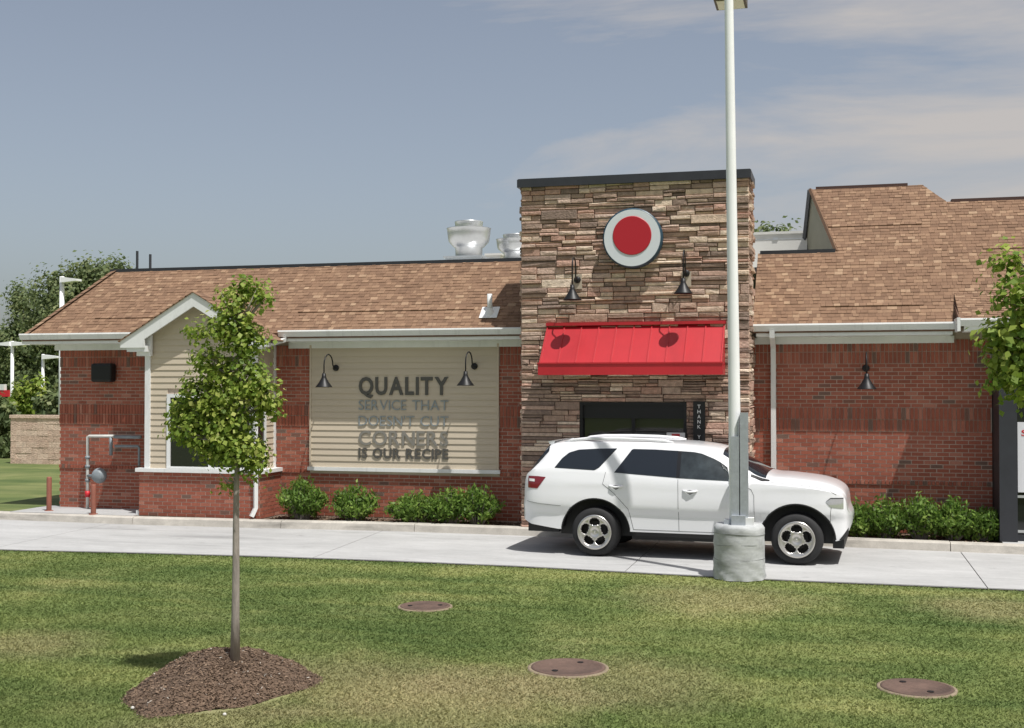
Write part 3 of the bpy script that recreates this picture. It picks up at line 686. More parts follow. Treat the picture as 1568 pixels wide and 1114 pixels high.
aw = thing('awning', (-3.36, YT, 2.84), 'red standing seam metal awning over the pickup window', 'awning')
ax0, ax1, ay, az0, az1, azt = -4.91, -1.81, 20.12, 2.83, 3.03, 3.71
b = MB(); b.add([(ax0,ay,az1),(ax1,ay,az1),(ax1,YT-.0,azt),(ax0,YT-.0,azt)], [(0,1,2,3)])
b.add([(ax0,ay,az1),(ax0,YT,azt),(ax0,YT,az1-.02),(ax0,YT,az0)], [(0,1,2,3)]); b.add([(ax0,ay,az0),(ax0,ay,az1),(ax0,YT,az0)],[(0,1,2)])
b.add([(ax1,ay,az1),(ax1,YT,az0),(ax1,YT,azt)], [(0,1,2)]); b.add([(ax1,ay,az0),(ax1,YT,az0),(ax1,ay,az1)],[(0,1,2)])
b.build('roof_sheet', M_awn, aw)
part('valance', M_awn, aw, (ax0-.015, ax1+.015, ay-.03, ay-.004, az0, az1+.005)); part('drip_edge', M_awn, aw, (ax0-.02, ax1+.02, ay-.045, ay-.031, az1-.012, az1+.012))
part('top_flashing', M_awn, aw, (ax0-.01, ax1+.01, YT-.085, YT+.0, azt-.012, azt+.04))
ns = 10; sl = Vector((0,YT-ay,azt-az1)); nn_ = Vector((0,-sl.z,sl.y)).normalized()
for i in range(ns+1):
    x = ax0+.012+(ax1-ax0-.024)*i/ns; b = MB(); a0 = Vector((x-.010,ay,az1)); 
    b.prism([a0, a0+Vector((.020,0,0)), a0+Vector((.020,0,0))+nn_*.022, a0+nn_*.022], sl); b.build('seam', M_awn, aw)

bx = thing('wall_box', (-14.27,YM,2.78), 'black rounded box mounted high on left brick wall', 'box')
b = MB(); pr = [(.0,.0),(.26,.0),(.30,.05),(.26,.16),(.05,.19),(.0,.15)]
b.box(-14.53,-14.06,YM-.26,YM-.04,2.72,3.10); o = b.build('housing', M_black, bx)
md = o.modifiers.new('bev','BEVEL'); md.width = .05; md.segments = 3
part('bracket', M_black, bx, (-14.36,-14.22,YM-.045,YM-.008,2.84,3.0))

# gas meter: pipes as one welded run, meter body, regulator, valve
gm = thing('gas_meter', (-14.45,YM-.28,.165), 'grey gas pipes and round meter on the left brick wall', 'gas meter')
def gp(u, v, Y=YM-.22): return on_y(u, v, Y)
b = MB(); b.tube([gp(134,783),gp(134,720),gp(134.5,668.5),gp(137,667.5),gp(176,667.5)], .032, 8); b.build('riser_pipe', mat('pale_pipe', (.55,.55,.52), .5, noise=(8,.1)), gm, True)
M_pg = mat('grey_pipe', (.22,.25,.27), .5, noise=(8,.15))
b = MB(); b.tube([gp(176,668.5),gp(205,669),gp(216,669)], .036, 8); b.build('house_pipe', M_pg, gm, True)
b = MB(); b.tube([gp(170,668),gp(170,697)], .034, 8); b.build('drop_pipe', M_pg, gm, True)
b = MB(); b.tube([gp(176,683),gp(211,683),gp(213,685),gp(213,712)], .026, 8); b.build('bypass_pipe', M_pg, gm, True)
b = MB(); c = gp(152,728,YM-.34); b.lathe([(0,-.12),(.09,-.12),(.12,-.09),(.155,-.02),(.155,.02),(.12,.09),(.09,.12),(0,.12)], c, 20, 'y'); b.build('regulator', M_pg, gm, True)
b = MB(); b.tube([gp(134,728),c], .03, 8); b.build('regulator_neck', M_pg, gm, True)
b = MB(); c = gp(134,756); b.lathe([(0,-.06),(.05,-.06),(.05,.06),(0,.06)], c, 12); b.build('valve', M_red, gm, True)
for v in (700,714,735): b = MB(); c = gp(134,v); b.lathe([(0,-.03),(.048,-.03),(.048,.03),(0,.03)], c, 10); b.build('coupling', M_pg, gm, True)
def bollard(u, v, h, label, r=.05):
    p = on_z(u, v, .16); t = thing('bollard', p, label, 'bollard', 'rust brown posts by the gas meter')
    b = MB(); b.lathe([(r,-.02),(r,h-.03),(r*.8,h-.005),(0,h)], p, 14); b.build('post', M_rust, t, True)
    b = MB(); b.lathe([(r+.035,-.02),(r+.035,.012),(r,.016)], p, 14); b.build('collar', M_rust, t, True)
bollard(75, 782, .68, 'rust brown bollard on the lawn corner left of brick wall'); bollard(143, 787, .58, 'rust brown bollard in front of the gas meter')

# rooftop
def fan(u, v0, v1, Y, w_px, label):
    top = on_y(u, v0, Y); bot = on_y(u, v1, Y); r = (on_y(u+w_px/2, v0, Y)-top).length; H = top.z-bot.z; x, y = top.x, Y; z0 = bot.z-.25
    t = thing('exhaust_fan', (x,y,4.85), label, 'exhaust fan', 'aluminium exhaust fans on the roof')
    b = MB(); b.box(x-r*.85,x+r*.85,y-r*.85,y+r*.85,4.85,bot.z+H*.10); b.box(x-r*.95,x+r*.9,y-r*.9,y+r*.9,bot.z+H*.10,bot.z+H*.14); b.build('curb', M_galv, t)
    b = MB(); b.lathe([(r*.62,bot.z+H*.14),(r*.62,bot.z+H*.36),(r*.72,bot.z+H*.40),(r*.93,bot.z+H*.52),(r*.99,bot.z+H*.70),(r*1.0,bot.z+H*.82),(r*1.03,bot.z+H*.83),(r*.66,bot.z+H*.835)], (x,y,0), 32); b.build('windband', M_alu, t, True)
    b = MB(); b.lathe([(r*.64,bot.z+H*.83),(r*.64,bot.z+H*.97),(r*.66,bot.z+H*.98),(r*.65,bot.z+H),(0,bot.z+H*1.02)], (x,y,0), 32); b.build('motor_cap', M_galv, t, True)
fan(718, 339, 403, 27, 64, 'silver mushroom exhaust fan standing clear on the roof'); fan(789, 359, 404, 28, 56, 'silver exhaust fan half hidden behind the stone tower')
def roof_box(u0, v0, u1, v1, Y, dep, name, label, cat, m):
    a = on_y(u0, v0, Y); c = on_y(u1, v1, Y); t = thing(name, (a.x,Y,4.85), label, cat)
    part('cabinet', m, t, (a.x, c.x, Y, Y+dep, 4.85, a.z-.05)); part('lid', m, t, (a.x-.03, c.x+.03, Y-.03, Y+dep+.03, a.z-.05, a.z)); part('latch', M_galv, t, ((a.x+c.x)/2-.05, (a.x+c.x)/2+.05, Y-.02, Y, a.z-.17, a.z-.12))
    part('seam', M_galv, t, (a.x+.02, c.x-.02, Y-.008, Y, a.z-.16, a.z-.145))
M_rtu = mat('pale_cabinet', (.62,.61,.57), .6, noise=(2,.06))
roof_box(1140, 356, 1236, 392, 25.2, 1.6, 'rooftop_unit', 'pale rooftop cabinet right of the stone tower', 'rooftop unit', M_rtu)
roof_box(744, 388, 766, 404, 30, 1.2, 'rooftop_unit', 'small pale rooftop cabinet between the two exhaust fans', 'rooftop unit', M_rtu)
vp = on_y(749, 474, YE+.3); vy = YE+.34
v_ = thing('vent_pipe', (vp.x,vy,rz(vy)), 'short white vent pipe with white flashing on shingle roof', 'vent pipe')
b = MB(); b.tube([(vp.x,vy,rz(vy)-.02),(vp.x,vy,rz(vy)+.36)], .048, 12); b.build('pipe', M_white, v_, True)
b = MB(); b.lathe([(.12,-.09),(.085,.03),(.05,.10)], (vp.x,vy,rz(vy)), 14); b.build('boot', M_white, v_, True)
b = MB(); q = [Vector((vp.x+dx,vy+dy,rz(vy+dy)))+NRM*.02 for dx,dy in ((-.17,-.12),(.17,-.12),(.17,.12),(-.17,.12))]; b.prism(q, NRM*.006); b.build('flashing_plate', M_white, v_)
for u, v0, lb in ((210,384,'taller thin dark pipe above the roof at the left'),(230,389,'shorter thin dark pipe above the roof at the left')):
    p = on_y(u, 414, 25); q = on_y(u, v0, 25); t = thing('roof_pipe', (p.x,25,4.85), lb, 'pipe', 'thin pipes on the roof')
    b = MB(); b.tube([(p.x,25,4.85),(p.x,25,q.z)], .03, 8); b.build('pipe', M_dark, t); b = MB(); b.lathe([(.07,4.85),(.07,4.9),(.03,4.93)], (p.x,25,0), 10); b.build('boot', M_dark, t)

# poster behind the entry glass
po = thing('window_poster', (3.4,20.97,1.05), 'white poster with red letters in the dark framed right window', 'poster')
part('sheet', mat('poster_paper', (.72,.73,.76), .5), po, (EX+.30, EX+1.2, 20.962, 20.974, .93, 2.06))
letters('S', .085, .10, EX+.40, 20.96, 1.84, M_red, po, .012, .002); 
b = MB(); b.lathe([(0,-.004),(.17,-.004),(.17,0)], (EX+.60,20.96,1.22), 24, 'y'); b.build('food_print', mat('food_brown', (.48,.22,.07), .6, noise=(14,.5)), po)
nb = thing('counter_box', (-2.62,YT-.0,1.58), 'small white and red box standing in the pickup window', 'box')
a = on_y(1021, 662, YT-.02); c = on_y(1049, 678, YT-.02)
part('carton', M_white, nb, (a.x, c.x, YT-.035, YT+.09, WN[2]+.05, a.z)); part('red_band', M_red, nb, ((a.x+c.x)/2-.07, (a.x+c.x)/2+.07, YT-.039, YT-.0355, a.z-.10, a.z-.02))

# ------------------------------------------------------------------ background at the left
bw = thing('block_wall', (-25.1,33.8,.1), 'tan split block enclosure wall beyond the lawn at left', 'wall')
p0 = on_z(16, 711, .1); p1 = on_z(100, 712, .1); ztop = on_y(50, 640, p0.y).z
BX0, BX1, BY = p0.x, p1.x+1.2, p0.y
part('backing', M_mortar, bw, (BX0+.02, BX1, BY+.02, BY+.2, 0, ztop-.02))
rows = max(4, round((ztop-.1)/.2)); rh = (ztop-.1)/rows
for r in range(rows):
    x = BX0 - (.2 if r % 2 else 0)
    while x < BX1:
        a, b = max(x, BX0), min(x+.4, BX1)
        if b-a > .03:
            mb = MB(); k = random.uniform(0,.015); mb.box(a+.004, b-.004, BY-k, BY+.1, .1+r*rh+.003, .1+(r+1)*rh-.003, random.random()); mb.build('block', M_block, bw)
        x += .4
x = BX0-.03
while x < BX1: mb = MB(); mb.box(x+.004, min(x+.6,BX1+.03)-.004, BY-.04, BY+.25, ztop-.0, ztop+.10, random.uniform(.5,1)); mb.build('cap_block', M_block, bw); x += .6

def street_lamp(u, vtop, Y, head, label, r=.09):
    q = on_y(u, vtop, Y); t = thing('light_pole', (q.x,Y,0), label, 'light pole', 'white light poles at the left')
    b = MB(); b.tube([(q.x,Y,-.01),(q.x,Y,q.z)], [r,r*.8], 10); b.build('pole', M_pole, t, True)
    b = MB(); b.lathe([(r*2.2,0),(r*2.2,.45),(0,.46)], (q.x,Y,0), 14); b.build('footing', M_kerb, t)
    for a, w_ in head:
        b = MB(); x0, x1 = sorted((q.x+a, q.x+a+w_)); s = 1 if w_ > 0 else -1
        b.add([(q.x+a,Y-.16,q.z-.02),(q.x+a+w_,Y-.16,q.z-.10),(q.x+a+w_,Y+.16,q.z-.10),(q.x+a,Y+.16,q.z-.02),(q.x+a,Y-.16,q.z-.22),(q.x+a+w_,Y-.16,q.z-.17),(q.x+a+w_,Y+.16,q.z-.17),(q.x+a,Y+.16,q.z-.22)],
              [(0,1,2,3),(7,6,5,4),(4,5,1,0),(5,6,2,1),(6,7,3,2),(7,4,0,3)]); b.build('lamp_head', M_pole, t)
street_lamp(19, 522, 46, [(.05,.75),(-.05,-.75)], 'white twin headed light pole at the far left edge', .09)
street_lamp(66, 542, 45, [(.05,.75)], 'small white single headed light pole below the eave', .08)
street_lamp(95, 423, 36, [(.04,.62)], 'tall white light pole rising behind the roof hip', .10)
rs_ = on_y(4, 588, 47); t = thing('roadside_sign', (rs_.x,47,0), 'small white and red sign cut off at left edge', 'sign')
c = on_y(8, 597, 47); d_ = on_y(15, 607, 47)
part('white_panel', M_white, t, (c.x-2.5, c.x, 46.9, 47.1, c.z, rs_.z)); part('red_panel', M_red, t, (c.x-2.4, d_.x, 46.92, 47.08, d_.z, c.z-.002)); part('post', M_black, t, (c.x-1.6, c.x-1.4, 46.95, 47.05, 0, d_.z)); 

# ------------------------------------------------------------------ vegetation
def leaf_cloud(name, centers, radii, n, size, m, parent, seed, aspect=.6, up=.35, clump=None, shade=None):
    """leaf-sized folded quads scattered in clumps through ellipsoids"""
    r = np.random.default_rng(seed); C = np.array(centers, float); Rr = np.array(radii, float)
    if Rr.ndim == 1: Rr = np.repeat(Rr[:,None], 3, 1)
    vol = Rr.prod(1)**.8; pick = r.choice(len(C), size=clump[0], p=vol/vol.sum())
    d = r.normal(size=(clump[0],3)); d /= np.linalg.norm(d,axis=1)[:,None]; rad = r.random(clump[0])**.42
    K = C[pick] + d*rad[:,None]*Rr[pick]; kt = r.random(clump[0])*.35
    j = r.integers(0, clump[0], n); off = r.normal(size=(n,3))*clump[1]; P = K[j] + off
    outw = d[j]*.6 + off/clump[1]*.35 + r.normal(size=(n,3))*.55 + np.array([0,-.15,up]); outw /= np.linalg.norm(outw,axis=1)[:,None]
    a = np.cross(outw, r.normal(size=(n,3))); a /= np.linalg.norm(a,axis=1)[:,None]; b = np.cross(outw, a)
    s = size*r.uniform(.6,1.3,size=(n,1)); tip = a*s*.5; side = b*s*.5*aspect; fold = outw*s*.12
    V = np.stack([P-tip, P+side+fold, P+tip*1.1, P-side+fold], 1).reshape(-1,3); Fq = np.arange(n*4).reshape(n,4)
    tone = np.clip(kt[j] + r.random(n)*.65, 0, 1)
    return quads_mesh(name, V, Fq, tone, m, parent), K

# young street tree on the mulch mound
TB_ = on_z(360, 1008, .25)
def young_tree(base, label, blobs, seed, nleaf, hgt, trunk_r=.037, lsz=.048):
    t = thing('young_tree', base, label, 'tree', 'young leafy trees on the lawn')
    rr = random.Random(seed); b = MB(); top = base+Vector((.03,0,hgt)); pts = [base.lerp(top, i/8)+Vector((rr.uniform(-.012,.012),rr.uniform(-.012,.012),0)) for i in range(9)]
    pts[0] = base-Vector((0,0,.05)); b.tube(pts, [trunk_r*1.25]+[trunk_r*(1-.85*(i/8)**1.3) for i in range(1,9)], 10)
    for (c, r_) in blobs:
        c = Vector(c)
        for q in range(4):
            e = c+Vector((rr.uniform(-1,1)*r_[0],rr.uniform(-1,1)*r_[1],rr.uniform(-.3,.9)*r_[2]))*.8
            st = base+Vector((.015,0,max(hgt*.35,min(hgt*.95,(c.z-base.z)-r_[2]*rr.uniform(.3,.9))))); md = st.lerp(e,.5)+Vector((0,0,-.03))
            b.tube([st,md,e], [.012,.008,.003], 5)
    b.build('trunk', M_bark, t, True)
    leaf_cloud('crown', [c for c,_ in blobs], [r_ for _,r_ in blobs], nleaf, lsz, M_leaf, t, seed, .8, .5, (int(nleaf/36), .05))
    return t
def bl(u, v, ru, rv, Y): c = on_y(u, v, Y); k = (on_y(u+1, v, Y)-c).length; return (tuple(c), (ru*k, min(ru,rv)*k*.95, rv*k))
Yt_ = TB_.y
young_tree(TB_, 'young tree with green crown rising from the mulch mound', [bl(374,450,34,17,Yt_),bl(356,470,22,30,Yt_),bl(398,458,14,12,Yt_),bl(348,500,34,24,Yt_),bl(376,520,26,32,Yt_),bl(312,508,18,12,Yt_),bl(306,540,20,14,Yt_),bl(338,560,42,22,Yt_),bl(370,575,30,24,Yt_),bl(336,605,54,28,Yt_),bl(396,596,28,18,Yt_),bl(402,622,20,16,Yt_),bl(296,632,36,24,Yt_),bl(345,650,52,34,Yt_),bl(288,664,26,18,Yt_),bl(312,690,30,18,Yt_),bl(366,690,40,28,Yt_),bl(385,712,22,16,Yt_),bl(352,732,18,13,Yt_),bl(268,640,11,9,Yt_)], 3, 9800, 3.1)
Y2 = 7.6; b2 = on_z(1640, 970, 0); b2.y = Y2; b2.x = on_y(1632, 700, Y2).x; b2.z = -.01
young_tree(b2, 'young tree cut off by the right edge of picture', [bl(1600,395,46,40,Y2),bl(1548,410,28,20,Y2),bl(1580,455,52,45,Y2),bl(1552,470,26,24,Y2),bl(1605,520,70,60,Y2),bl(1536,540,36,22,Y2),bl(1562,565,40,42,Y2),bl(1600,600,66,40,Y2),bl(1532,522,26,14,Y2),bl(1640,470,70,90,Y2),bl(1680,560,70,70,Y2),bl(1565,520,40,40,Y2)], 4, 5200, 3.7, .045)

# evergreen shrubs: twiggy upright sprays
def shrub(u, v_base, w_px, h_px, label, seed, Y=21.1):
    base = on_y(u, v_base, Y); base.z = .12; k = (on_y(u+1, v_base, Y)-on_y(u, v_base, Y)).length; hw_, h = w_px*k/2, h_px*k
    t = thing('evergreen_shrub', base, label, 'shrub', 'low evergreen shrubs along the wall'); rr = random.Random(seed); st = MB(); V = []; T = []
    r = np.random.default_rng(seed); ns_ = 64; nd = 40
    allP = []; allN = []; tone = []
    for i in range(ns_):
        a = rr.uniform(0,2*math.pi); q = math.sqrt(rr.random()); ex, ey = math.cos(a)*q, math.sin(a)*q
        hh = h*(1.0-.5*q*q)*rr.uniform(.72,1.12); tip = base+Vector((ex*hw_*rr.uniform(.8,1.08), ey*min(hw_*.8,.40), hh)); b0 = base+Vector((ex*hw_*.25,ey*.1,0))
        st.tube([b0, b0.lerp(tip,.5)+Vector((0,0,.05)), tip], [.008,.006,.002], 4, False)
        ax = (tip-b0); L_ = ax.length; tn = rr.random()*.4
        f = r.random(nd)**.6; P = np.array(b0)+np.outer(.22+.8*f, np.array(ax)); P += r.normal(size=(nd,3))*np.array([.045,.04,.04])
        allP.append(P); tone.append(np.clip(tn+r.random(nd)*.6,0,1))
    st.build('stems', M_bark, t)
    P = np.concatenate(allP); tn = np.concatenate(tone); n = len(P); P[:,2] = np.maximum(P[:,2], .14)
    d = r.normal(size=(n,3))*.7+np.array([0,-.25,.75]); d /= np.linalg.norm(d,axis=1)[:,None]; a = np.cross(d, r.normal(size=(n,3))); a /= np.linalg.norm(a,axis=1)[:,None]
    s = r.uniform(.055,.105,size=(n,1)); Vv = np.stack([P-d*s*.4, P+a*s*.24, P+d*s*.7, P-a*s*.24],1).reshape(-1,3)
    quads_mesh('foliage', Vv, np.arange(n*4).reshape(n,4), tn, M_yew, t)
shrub(463, 794, 80, 55, 'upright green shrub nearest the bay downspout', 21)
shrub(541, 794, 78, 48, 'green shrub with one tall sprig below the left lamp', 22)
shrub(636, 796, 85, 40, 'low green shrub below the word QUALITY sign', 23)
shrub(690, 797, 78, 48, 'green shrub in the middle of bed below lettering', 24)
shrub(731, 798, 69, 53, 'green shrub nearest the stone tower left side', 25)
for i, (u, w_, h_, vb, lb) in enumerate([(1318,64,50,818,'green shrub just ahead of the white car bumper'),(1356,76,62,819,'bushy green shrub second from the car bumper'),(1408,84,66,820,'tallest green shrub in middle of right hand bed'),(1460,80,62,822,'green shrub second from dark entry frame'),(1508,80,50,824,'low spreading green shrub beside dark entry frame')]): shrub(u, vb, w_, h_, lb, 40+i, 21.05)

# large trees far behind
def big_tree(u, Y, blobs, label, seed, n, size):
    base = on_y(u, 640, Y); base.z = 0; t = thing('broadleaf_tree', base, label, 'tree', 'large trees in the background'); B = [bl(*q, Y) for q in blobs]
    zt = max(c[2] for c,_ in B); b = MB(); rr = random.Random(seed)
    b.tube([base-Vector((0,0,.1)), base+Vector((.1,0,zt*.35)), base+Vector((0,.1,zt*.75))], [.32,.22,.08], 9)
    for c, _ in B: st = base+Vector((0,0,zt*rr.uniform(.25,.55))); b.tube([st, st.lerp(Vector(c),.5)+Vector((0,0,.3)), c], [.12,.08,.03], 6)
    b.build('trunk', M_bark, t, True)
    leaf_cloud('crown', [c for c,_ in B], [(a, a*.9, z) for _,(a,_b,z) in B], n, size, M_far, t, seed, .8, .4, (max(40, n//70), size*1.5))
big_tree(120, 55, [(150,425,42,26),(95,440,36,26),(118,470,60,45),(180,430,36,24),(70,480,34,40),(140,510,70,40)], 'broad dark green tree rising behind the roof hip', 51, 15000, .2)
big_tree(30, 60, [(38,470,26,34),(52,520,40,40),(20,540,40,40),(60,570,46,40),(25,590,50,34),(90,560,40,50)], 'green tree behind the twin light pole at left', 52, 14000, .2)
big_tree(-20, 75, [(0,530,30,34),(-30,560,50,50),(10,580,40,30)], 'dark tree cut off at far left edge', 53, 6000, .3)
big_tree(85, 53, [(85,560,40,50),(70,600,36,28),(100,520,40,40)], 'dense dark tree directly behind small light pole', 54, 9000, .2)
def hedge(u0, u1, v0, v1, Y, label, seed):
    base = on_y((u0+u1)/2, v1, Y); base.z = 0; t = thing('background_bush', base, label, 'bush', 'bushes in the background at left'); w_ = (u1-u0)/2
    B = [bl(u0+w_*2*(i+.5)/4, (v0+v1)/2+random.uniform(-3,3), w_*.4, (v1-v0)*.55, Y) for i in range(4)]
    b = MB(); [b.tube([base, Vector(c)], [.05,.02], 5) for c,_ in B]; b.build('stems', M_bark, t)
    leaf_cloud('foliage', [c for c,_ in B], [r_ for _,r_ in B], 1500, .22, M_leaf if 'yellow' in label else M_far, t, seed, .8, .4, (90,.12))
hedge(22, 64, 588, 640, 41, 'yellow green bush behind the block wall', 61); hedge(62, 100, 608, 640, 38, 'low bush behind block wall beside the building', 62); hedge(-14, 20, 620, 712, 36, 'tall narrow bush left of the block wall', 63)
for u, v, r_, lb, sd_ in ((1160,351,5,'distant tree top nearest the tower above rooftop cabinet',71),(1178,350,9,'largest distant tree top above rooftop cabinet',72),(1196,351,8,'distant tree top right of the largest one',73),(1212,355,4,'smallest distant tree top above rooftop cabinet',74)):
    Y = 90; big_tree(u, Y, [(u,v+8,r_*.8,5),(u,v+20,r_*1.4,8),(u,v+44,r_*2,22)], lb, sd_, 900, .35)

# mulch mound round the young tree
mc = on_z(328, 1052, 0); mo = MB(); Kr, Ka = 16, 56
def mound(rn, an): 
    e = 1+.10*math.sin(an*3+.6)+.06*math.sin(an*7); x = mc.x+rn*.745*e*math.cos(an)+0; y = mc.y+.12+rn*.98*e*math.sin(an)
    z = .30*(1-rn**1.6)*(1+.1*math.sin(x*9)*math.sin(y*8)) + .012*math.sin(x*31)*math.sin(y*27) - .008*(rn > .99); return (x,y,z)
vs = [mound(0,0)]; fs = []
for i in range(1,Kr+1):
    for j in range(Ka): vs.append(mound(i/Kr, 2*math.pi*j/Ka))
for j in range(Ka): fs.append((0,1+j,1+(j+1)%Ka))
for i in range(Kr-1):
    for j in range(Ka): a = 1+i*Ka; fs.append((a+j,a+Ka+j,a+Ka+(j+1)%Ka,a+(j+1)%Ka))
mo.add(vs, fs); MD = mo.build('mulch_mound', M_mulch, smooth=True); tag(MD, kind='structure')
def chips(name, pts, s0, s1, seed, light=.03):
    r = np.random.default_rng(seed); n = len(pts); P = np.array(pts); d = r.normal(size=(n,3))*np.array([1,1,.35]); d /= np.linalg.norm(d,axis=1)[:,None]; a = np.cross(d, r.normal(size=(n,3))*.5+np.array([0,0,1])); a /= np.linalg.norm(a,axis=1)[:,None]
    s = r.uniform(s0,s1,size=(n,1)); V = np.stack([P-d*s,P+a*s*.4,P+d*s,P-a*s*.4],1).reshape(-1,3); tn = np.where(r.random(n) < light, 1., r.random(n)*.9)
    o = quads_mesh(name, V, np.arange(n*4).reshape(n,4), tn, M_chip); tag(o, kind='stuff'); return o
pts = [];
for _ in range(11000):
    q = math.sqrt(random.random())*1.02; x,y,z = mound(q, random.uniform(0,2*math.pi)); pts.append((x,y,z+.008))
tag(chips('mulch_chips', pts, .007, .02, 81, .012), 'loose brown wood chips over the mulch mound', 'mulch')
pts = []
for _ in range(5000):
    x = random.uniform(-10.4, 2.5); y = random.uniform(kerb_y(x)+.2, YM-.02); pts.append((x,y,.128))
tag(chips('bed_chips', pts, .015, .04, 82, .01), 'loose brown wood chips in the beds along the wall', 'mulch')
for (u, v, r_, lb) in ((203,1084,.016,'whitish stone at left foot of the mulch mound'),(344,1094,.016,'whitish stone at front foot of the mulch mound'),(462,1031,.015,'whitish stone at right foot of the mulch mound')):
    p = on_z(u, v, .01); b = MB(); b.lathe([(0,-.01),(r_,0),(r_*.9,r_*.6),(r_*.4,r_*.95),(0,r_)], p, 7); tag(b.build('stone', mat('pale_stone', (.6,.58,.54), .9)), lb, 'stone', 'whitish stones at the mound')

# manhole lids
def manhole(u, v, r_, label, seed):
    c = on_z(u, v, 0); t = thing('manhole', c, label, 'manhole cover', 'rusty manhole lids in the lawn')
    b = MB(); b.lathe([(r_,.0),(r_*.99,.012),(r_*.90,.016),(r_*.885,.008),(r_*.3,.012),(0,.013)], c, 40); b.build('lid', M_iron, t, True)
    b = MB(); b.lathe([(r_*1.10,-.01),(r_*1.09,.004),(r_*1.005,.006),(r_*1.0,.0)], c, 40); b.build('ring', mat('sandy_ring', (.24,.19,.13), .95, noise=(9,.3)) if 'sandy_ring' not in bpy.data.materials else bpy.data.materials['sandy_ring'], t, True)
    for k in range(2): p = c+Vector((math.cos(seed+k*3.1)*r_*.6, math.sin(seed+k*3.1)*r_*.6, .010)); b = MB(); b.lathe([(.03,0),(.03,.006),(0,.007)], p, 8); b.build('lift_hole', M_black, t)
manhole(651, 928, .30, 'farthest and smallest looking manhole lid in the lawn', .4); manhole(870, 1022, .35, 'rusty manhole lid nearest the picture bottom centre', 1.2); manhole(1404, 1053, .31, 'brown manhole lid in the lawn at lower right', 2.2)
MH = [(on_z(651,928), .31), (on_z(870,1022), .36), (on_z(1404,1053), .32)]

# ------------------------------------------------------------------ lamp pole on its wrapped base
PB = Vector((-1.30, 16.98, 0))
lp = thing('parking_light_pole', PB, 'tall white light pole on grey wrapped concrete base beside the car', 'light pole')
b = MB(); vs = []; fs = []; Kz, Ka = 15, 48; rr = random.Random(5)
for i in range(Kz+1):
    z = .74*i/Kz
    for j in range(Ka):
        t_ = 2*math.pi*j/Ka; low = max(0, .28-z)/.28
        r_ = .345+.003*math.sin(5*t_+i)+ low*.012*math.sin(9*t_+7*z*6)+low*.016 - (.03 if i == Kz else 0) + (.007 if i in (5,10) else 0)
        vs.append((PB.x+r_*math.cos(t_), PB.y+r_*math.sin(t_), z+(.012*math.sin(3*t_) if 0 < i < Kz else 0)))
for i in range(Kz):
    for j in range(Ka): fs.append((i*Ka+j, i*Ka+(j+1)%Ka, (i+1)*Ka+(j+1)%Ka, (i+1)*Ka+j))
fs.append(tuple(Kz*Ka+j for j in range(Ka))); b.add(vs, fs); b.build('wrapped_base', M_wrap, lp, True)
for z_ in (.27, .47, .62):
    b = MB(); b.tube([(PB.x+.347*math.cos(t_)*(1+.004*math.sin(5*t_)), PB.y+.347*math.sin(t_), z_+.012*math.sin(2*t_+z_*9)) for t_ in np.linspace(0,2*math.pi,41)], .004, 5); b.build('wrap_seam', mat('seam_tape', (.2,.21,.21), .8) if z_ < .3 else bpy.data.materials['seam_tape'], lp)
b = MB(); b.tube([PB+Vector((-.045,0,.74)),PB+Vector((-.065,0,3)),PB+Vector((-.125,0,8.9))], [.088,.080,.058], 20, False); b.build('pole', M_pole, lp, True)
M_plate = mat('dull_zinc', (.40,.43,.46), .5, metal=.3, noise=((5,.1),(20,.06)))
ch = MB()
cx_, cy_ = PB.x-.04, PB.y-.12
ch.box(cx_-.055, cx_+.045, cy_-.008, cy_+.0, .80, 1.95); ch.box(cx_+.045, cx_+.053, cy_-.008, cy_+.10, .80, 2.22)
ch.box(cx_+.075, cx_+.165, cy_-.02, cy_-.012, .80, 2.28); ch.box(cx_+.165, cx_+.173, cy_-.02, cy_+.08, .80, 2.28); ch.box(cx_+.067, cx_+.075, cy_-.02, cy_+.08, .80, 2.28)
ch.build('steel_channel', M_plate, lp)
part('base_bracket', M_plate, lp, (PB.x-.09, PB.x+.10, PB.y-.20, PB.y+.08, .735, .87)); part('bracket_plate', M_white, lp, (PB.x+.101, PB.x+.21, PB.y-.17, PB.y-.03, .735, .84)); part('bracket_plate', M_plate, lp, (PB.x-.20, PB.x-.091, PB.y-.1, PB.y+.05, .735, .80))
b = MB(); 
part('lamp_arm', M_pole, lp, (PB.x-.15, PB.x-.09, PB.y, PB.y+.32, 8.21, 8.29))
hd = part('lamp_head', mat('bronze_housing', (.10,.075,.055), .5), lp, (PB.x-.34, PB.x+.10, PB.y+.12, PB.y+.60, 8.08, 8.30))
part('lens', mat('pale_lens', (.78,.74,.60), .3), hd, (PB.x-.305, PB.x+.065, PB.y+.155, PB.y+.565, 8.072, 8.079))

